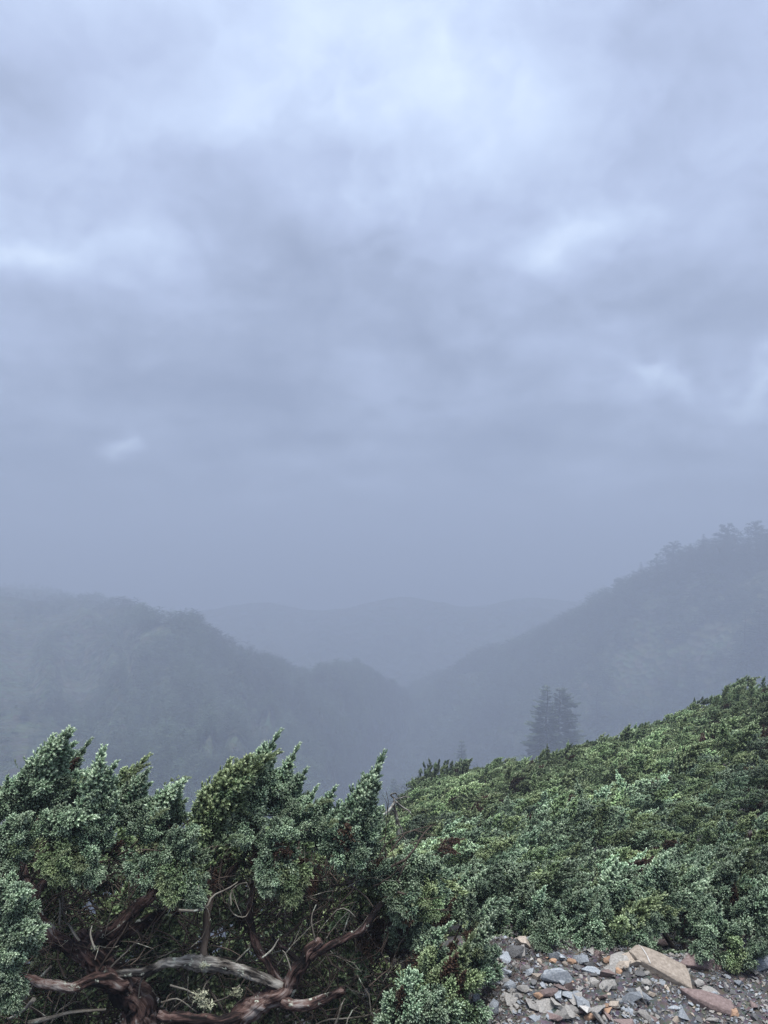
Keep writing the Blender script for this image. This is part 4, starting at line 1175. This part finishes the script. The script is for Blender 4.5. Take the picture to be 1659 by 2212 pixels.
def round_crown(name, seed, H, R, clumps, tri=40, flat=0.42, lo=0.25):
    """a hemlock or pine: plates of foliage on spreading limbs"""
    r = np.random.default_rng(seed); mb = MB()
    for i in range(clumps):
        t = r.uniform(0, 1) ** 0.8
        z = H * (lo + (1 - lo) * t)
        rad = R * math.sqrt(max(0.03, 1 - (max(0, t - 0.25) / 0.78) ** 2)) * r.uniform(0.25, 1.05)
        phi = r.uniform(0, 6.28)
        c = np.array([math.cos(phi) * rad, math.sin(phi) * rad, z])
        cr = R * r.uniform(0.20, 0.36) * (1.1 - 0.4 * t)
        tube(mb, [[0, 0, z - 0.10 * H], c * [0.6, 0.6, 1] - [0, 0, 0.03 * H], c], [0.012 * H, 0.008 * H, 0.003 * H], 3, attr=0.1, m=1, cap=False)
        fr = np.clip(0.5 + r.normal(0, 0.22), 0, 1)
        n = tri
        p = unit(r.normal(0, 1, (n, 3))) * (r.uniform(0.3, 1, (n, 1)) ** 0.5) * cr * np.array([1, 1, flat])
        p = p + c
        a = unit(r.normal(0, 1, (n, 3)) * [1, 1, 0.5]) * cr * 0.34
        b = unit(r.normal(0, 1, (n, 3)) * [1, 1, 0.5]) * cr * 0.34
        v = np.stack([p, p + a, p + b], 1).reshape(-1, 3)
        mb.add(v, np.arange(n * 3).reshape(-1, 3), np.repeat(np.clip(fr + r.normal(0, 0.12, n), 0, 1), 3))
    return mb.mesh(name)

def trunk_mesh(name, H, r0, seed):
    mb = MB(); r = np.random.default_rng(seed)
    pts = [np.array([r.normal(0, 0.01 * H), r.normal(0, 0.01 * H), H * t]) for t in np.linspace(0, 1, 7)]
    pts[0] = np.array([0, 0, -0.06 * H])
    tube(mb, pts, [r0, r0 * 0.6, r0 * 0.12], 7, attr=0.5)
    return mb.mesh(name, True)

FIRS = [fir_crown('crown', 10, 1, 0.23, 36, 0.15, -0.35, 0.16, 0.10, 24, 0.10), fir_crown('crown', 11, 1, 0.23, 34, 0.8, 0.40, 0.10, 0.14, 24, 0.14), fir_crown('crown', 12, 1, 0.22, 24, 0.1, 0.0, 0.25, 0.08, 14, 0.05)]
ROUND = [round_crown('crown', 20 + i, 1, (0.46, 0.40, 0.34)[i], (32, 30, 26)[i], 80) for i in range(3)]
for m_ in FIRS + ROUND: two(m_, FIR, TRUNKFAR)
TRK = trunk_mesh('trunk', 1, 0.022, 3); TRK.materials.append(TRUNKFAR)

def tree(name, label, px, py, h_px, crown, bvh=None, dist=None, width=1.0, group=None, yaw=0.0, cat='tree'):
    d = ray(px, py)
    if dist is None:
        hit = bvh.ray_cast(Vector((0, 0, 0)), d.normalized())
        if hit[0] is None: return None
        p = hit[0]
    else:
        p = d * dist
    H = h_px * p.y / F
    e = empty(name, p, label, cat, group)
    for nm, me in (('trunk', TRK), ('crown', crown)):
        o = bpy.data.objects.new(nm, me); COL.objects.link(o); o.parent = e
        o.scale = (H * width, H * width, H) if nm == 'crown' else (H, H, H)
        o.rotation_euler = (0, 0, yaw)
    return e
tree('fir_tree', 'taller left fir of the hazy pair rising above the juniper crest', 548.5, 784, 96, FIRS[0], dist=135)
tree('fir_tree', 'flat topped right fir of the hazy pair rising above the juniper crest', 561.0, 784, 93, FIRS[1], dist=137)
tree('fir_tree', 'small faint fir standing behind the rounded bush, left of the hazy pair', 462, 798, 56, FIRS[2], dist=147)
tree('fir_tree', 'faint fir just above the bleached snag', 394, 818, 38, FIRS[2], dist=150, width=1.3)
tree('fir_tree', 'faint wide fir in the mist left of the bleached snag', 379, 824, 40, FIRS[2], dist=151, width=1.4)
tree('fir_tree', 'tall faint fir at the right edge, right one of two in the mist', 762, 665, 66, FIRS[0], BVH_R)
tree('fir_tree', 'tall faint fir at the right edge, left one of two in the mist', 747, 672, 60, FIRS[2], BVH_R, width=0.9)
tree('fir_tree', 'ghostly fir half dissolved in mist right of the hazy pair', 598, 735, 48, FIRS[2], BVH_R, width=1.1)
sky_trees = [('hemlock_tree', 'broad flat clumped hemlock highest on the right ridge at the picture edge', 758, 548, 28, ROUND[0]),
             ('hemlock_tree', 'wide hemlock crown second from the right on the right ridge', 726, 556, 27, ROUND[0]),
             ('fir_tree', 'thin pointed fir left beside the wide hemlock on the right ridge', 703, 557, 22, FIRS[2]),
             ('hemlock_tree', 'low round hemlock in the dip of the right ridge', 692, 566, 14, ROUND[2]),
             ('hemlock_tree', 'domed hemlock midway along the right ridge', 675, 572, 26, ROUND[1]),
             ('hemlock_tree', 'spindly flat topped hemlock left of the domed one on the right ridge', 654, 577, 21, ROUND[2]),
             ('fir_tree', 'dense layered fir on the right ridge skyline', 643, 583, 21, FIRS[2]),
             ('fir_tree', 'smallest pointed fir on the right ridge skyline', 634, 589, 17, FIRS[2]),
             ('hemlock_tree', 'rounded tree lowest of the skyline group on the right ridge', 621, 596, 17, ROUND[1]),
             ('hemlock_tree', 'lone rounded crown on the knob where left ridge ends in the valley', 355, 677, 12, ROUND[0]),
             ('hemlock_tree', 'broad crown on the hump of the left ridge', 184, 624, 10, ROUND[0])]
for nm, lab, x, y, h, cr in sky_trees:
    # the foot of each stands on the ridge: take the crest point nearest to that column
    G = GRID_L if x < 400 else GRID_R
    C = G[:, int(0.72 * (G.shape[1] - 1))]
    cols = C[:, 0] / C[:, 1] * F + 384
    i = int(np.argmin(abs(cols - x) + (C[:, 1] < 100) * 1000))
    p = Vector(C[i])
    H = h * p.y / F * 1.15
    e = empty(nm, p - Vector((0, 0, 0.08 * H)), lab, 'tree')
    for pn, me in (('trunk', TRK), ('crown', cr)):
        o = bpy.data.objects.new(pn, me); COL.objects.link(o); o.parent = e
        o.scale = (H, H, H); o.rotation_euler = (0, 0, x)

LOWFIR = [fir_crown('forest_fir', 30 + i, 1, 0.22, 11, 0.2, 0, 0.25, 0.10, 5, 0.1) for i in range(3)]
LOWRND = [round_crown('forest_hemlock', 40 + i, 1, 0.40, 12, 16) for i in range(3)]
for m_ in LOWFIR + LOWRND: two(m_, FIR, TRUNKFAR)

def forest(grid, n, hmin, hmax, seed, label, jmax=0.78, crest=0):
    r = random.Random(seed)
    ns, nt_, _ = grid.shape
    pos, rot, scl, pick, tint = [], [], [], [], []
    while len(pos) < n:
        f, g = r.uniform(0, ns - 1.001), (r.uniform(0, jmax) if len(pos) >= crest else r.uniform(0.60, 0.75)) * (nt_ - 1.001)
        i, j = int(f), int(g); a, b = f - i, g - j
        p = (grid[i, j] * (1 - a) * (1 - b) + grid[i + 1, j] * a * (1 - b) + grid[i, j + 1] * (1 - a) * b + grid[i + 1, j + 1] * a * b)
        u = p[0] / max(p[1], 1) * F + 384
        if u < -60 or u > 830: continue
        # bare streaks where rock shows
        if fbm(p[0] * 0.03 + seed, p[1] * 0.03, p[2] * 0.03, 3) < -0.42: continue
        h = r.uniform(hmin, hmax)
        s = h * r.uniform(0.9, 1.3)
        pos.append((p[0], p[1], p[2] - 0.05 * h)); rot.append((0, 0, r.uniform(0, 6.28))); scl.append((s, s, h))
        pick.append(r.randrange(6))
        tint.append(max(-0.9, min(1.2, 2.2 * fbm(p[0] * 0.035, p[1] * 0.035, p[2] * 0.05, 3))) + r.gauss(0, 0.3))
    return scatter('forest', LOWFIR + LOWRND, pos, rot, scl, pick, label, 'forest', tint=tint)
forest(GRID_R, 9500, 3.0, 8.5, 3, 'misty forest on the slope of the right ridge', crest=3000)
forest(GRID_S, 900, 3.0, 6.5, 8, 'misty forest on the low spur behind the juniper crest')
forest(GRID_L, 10500, 2.5, 5.0, 5, 'misty forest on the slope of the left ridge', crest=1500)

# ------------------------------------------------------------------ rounded bush tree and the bleached snag at the end of the crest
RTD = 13.5
rt = empty('juniper_tree', at(440, 806, RTD), 'dark rounded juniper tree at the lower left end of the crest', 'tree')
branch_obj(rt, 'trunk', [np.array(at(441, 822, RTD)), np.array(at(440, 800, RTD)), np.array(at(437, 785, RTD))], [0.06, 0.045, 0.02], BARK_DARK, 8, 0.3, 0, n=10)
rr_ = random.Random(6)
for k in range(520):
    a, q = rr_.uniform(0, 6.28), rr_.random() ** 0.5
    dome = math.sqrt(max(0.0, 1 - q * q))
    c = Vector(at(438, 813, RTD)) + Vector((math.cos(a) * q * 0.54, math.sin(a) * q * 0.5, 0.92 * dome * rr_.uniform(0.15, 1.0) ** 0.6 + 0.06 * math.sin(5 * a)))
    dd = Vector((math.cos(a) * q + 0.25, math.sin(a) * q, 0.25 + dome * 0.8))
    spray_obj(rt, rr_.choice(FARR), c - dd.normalized() * 0.1, dd, rr_.uniform(0.09, 0.13), 0.24, FIRLIGHT if k % 3 else None, rr_.uniform(-3, 3))
snag = empty('dead_snag', at(397, 842, 7.0), 'bleached bare snag with crooked arms at the lower left end of the crest', 'dead tree')
def sn(pts, r, nm):
    branch_obj(snag, nm, [np.array(at(x, y, 7.0 + dz)) for x, y, dz in pts], [px2m(q, 7.0) for q in r], DEADWOOD, 7, 0.3, 0, n=14)
sn([(399, 836, 0), (397, 820, 0), (394, 806, 0), (394, 798, 0)], [1.6, 1.7, 1.6, 0.9], 'trunk')
sn([(394, 798, 0), (391, 795, 0), (395, 793, 0), (398, 797, 0)], [0.8, 0.9, 0.8, 0.5], 'branch')
sn([(394, 803, 0), (390, 809, -0.1), (385, 814, -0.2), (378, 815, -0.2), (372, 812, -0.2)], [1.2, 1.1, 0.9, 0.6, 0.3], 'branch')
sn([(396, 802, 0), (402, 807, 0.1), (409, 811, 0.1), (412, 816, 0.1)], [1.2, 1.0, 0.8, 0.4], 'branch')
sn([(396, 799, 0), (401, 798, 0.1), (405, 797, 0.1), (410, 798, 0.1)], [0.9, 0.7, 0.6, 0.3], 'branch')
sn([(385, 814, -0.2), (383, 820, -0.2), (379, 824, -0.2)], [0.6, 0.4, 0.2], 'branch')
sn([(397, 820, 0), (401, 828, 0), (404, 838, 0), (412, 842, 0)], [1.0, 0.8, 0.6, 0.4], 'branch')
sn([(405, 797, 0.1), (408, 792, 0.1), (406, 788, 0.1)], [0.4, 0.3, 0.15], 'branch')

# ------------------------------------------------------------------ haze: one closed box of even air
def haze():
    x, y0, y1, z0, z1 = 1600.0, -700.0, 1400.0, -300.0, 46.0
    v = [(sx * x, yy, zz) for zz in (z0, z1) for yy in (y0, y1) for sx in (-1, 1)]
    q = [(0, 2, 3, 1), (4, 5, 7, 6), (0, 1, 5, 4), (2, 6, 7, 3), (0, 4, 6, 2), (1, 3, 7, 5)]
    me = mesh_np('haze', v, q)
    m, nt, out = new_mat('haze_air')
    pv = nt.nodes.new('ShaderNodeVolumePrincipled')
    pv.inputs['Color'].default_value = (0.365, 0.415, 0.51, 1)
    pv.inputs['Density'].default_value = HAZE_DENSITY
    pv.inputs['Anisotropy'].default_value = 0.0
    nt.links.new(pv.outputs[0], out.inputs['Volume'])
    link('haze', me, [m], kind='stuff')
haze()
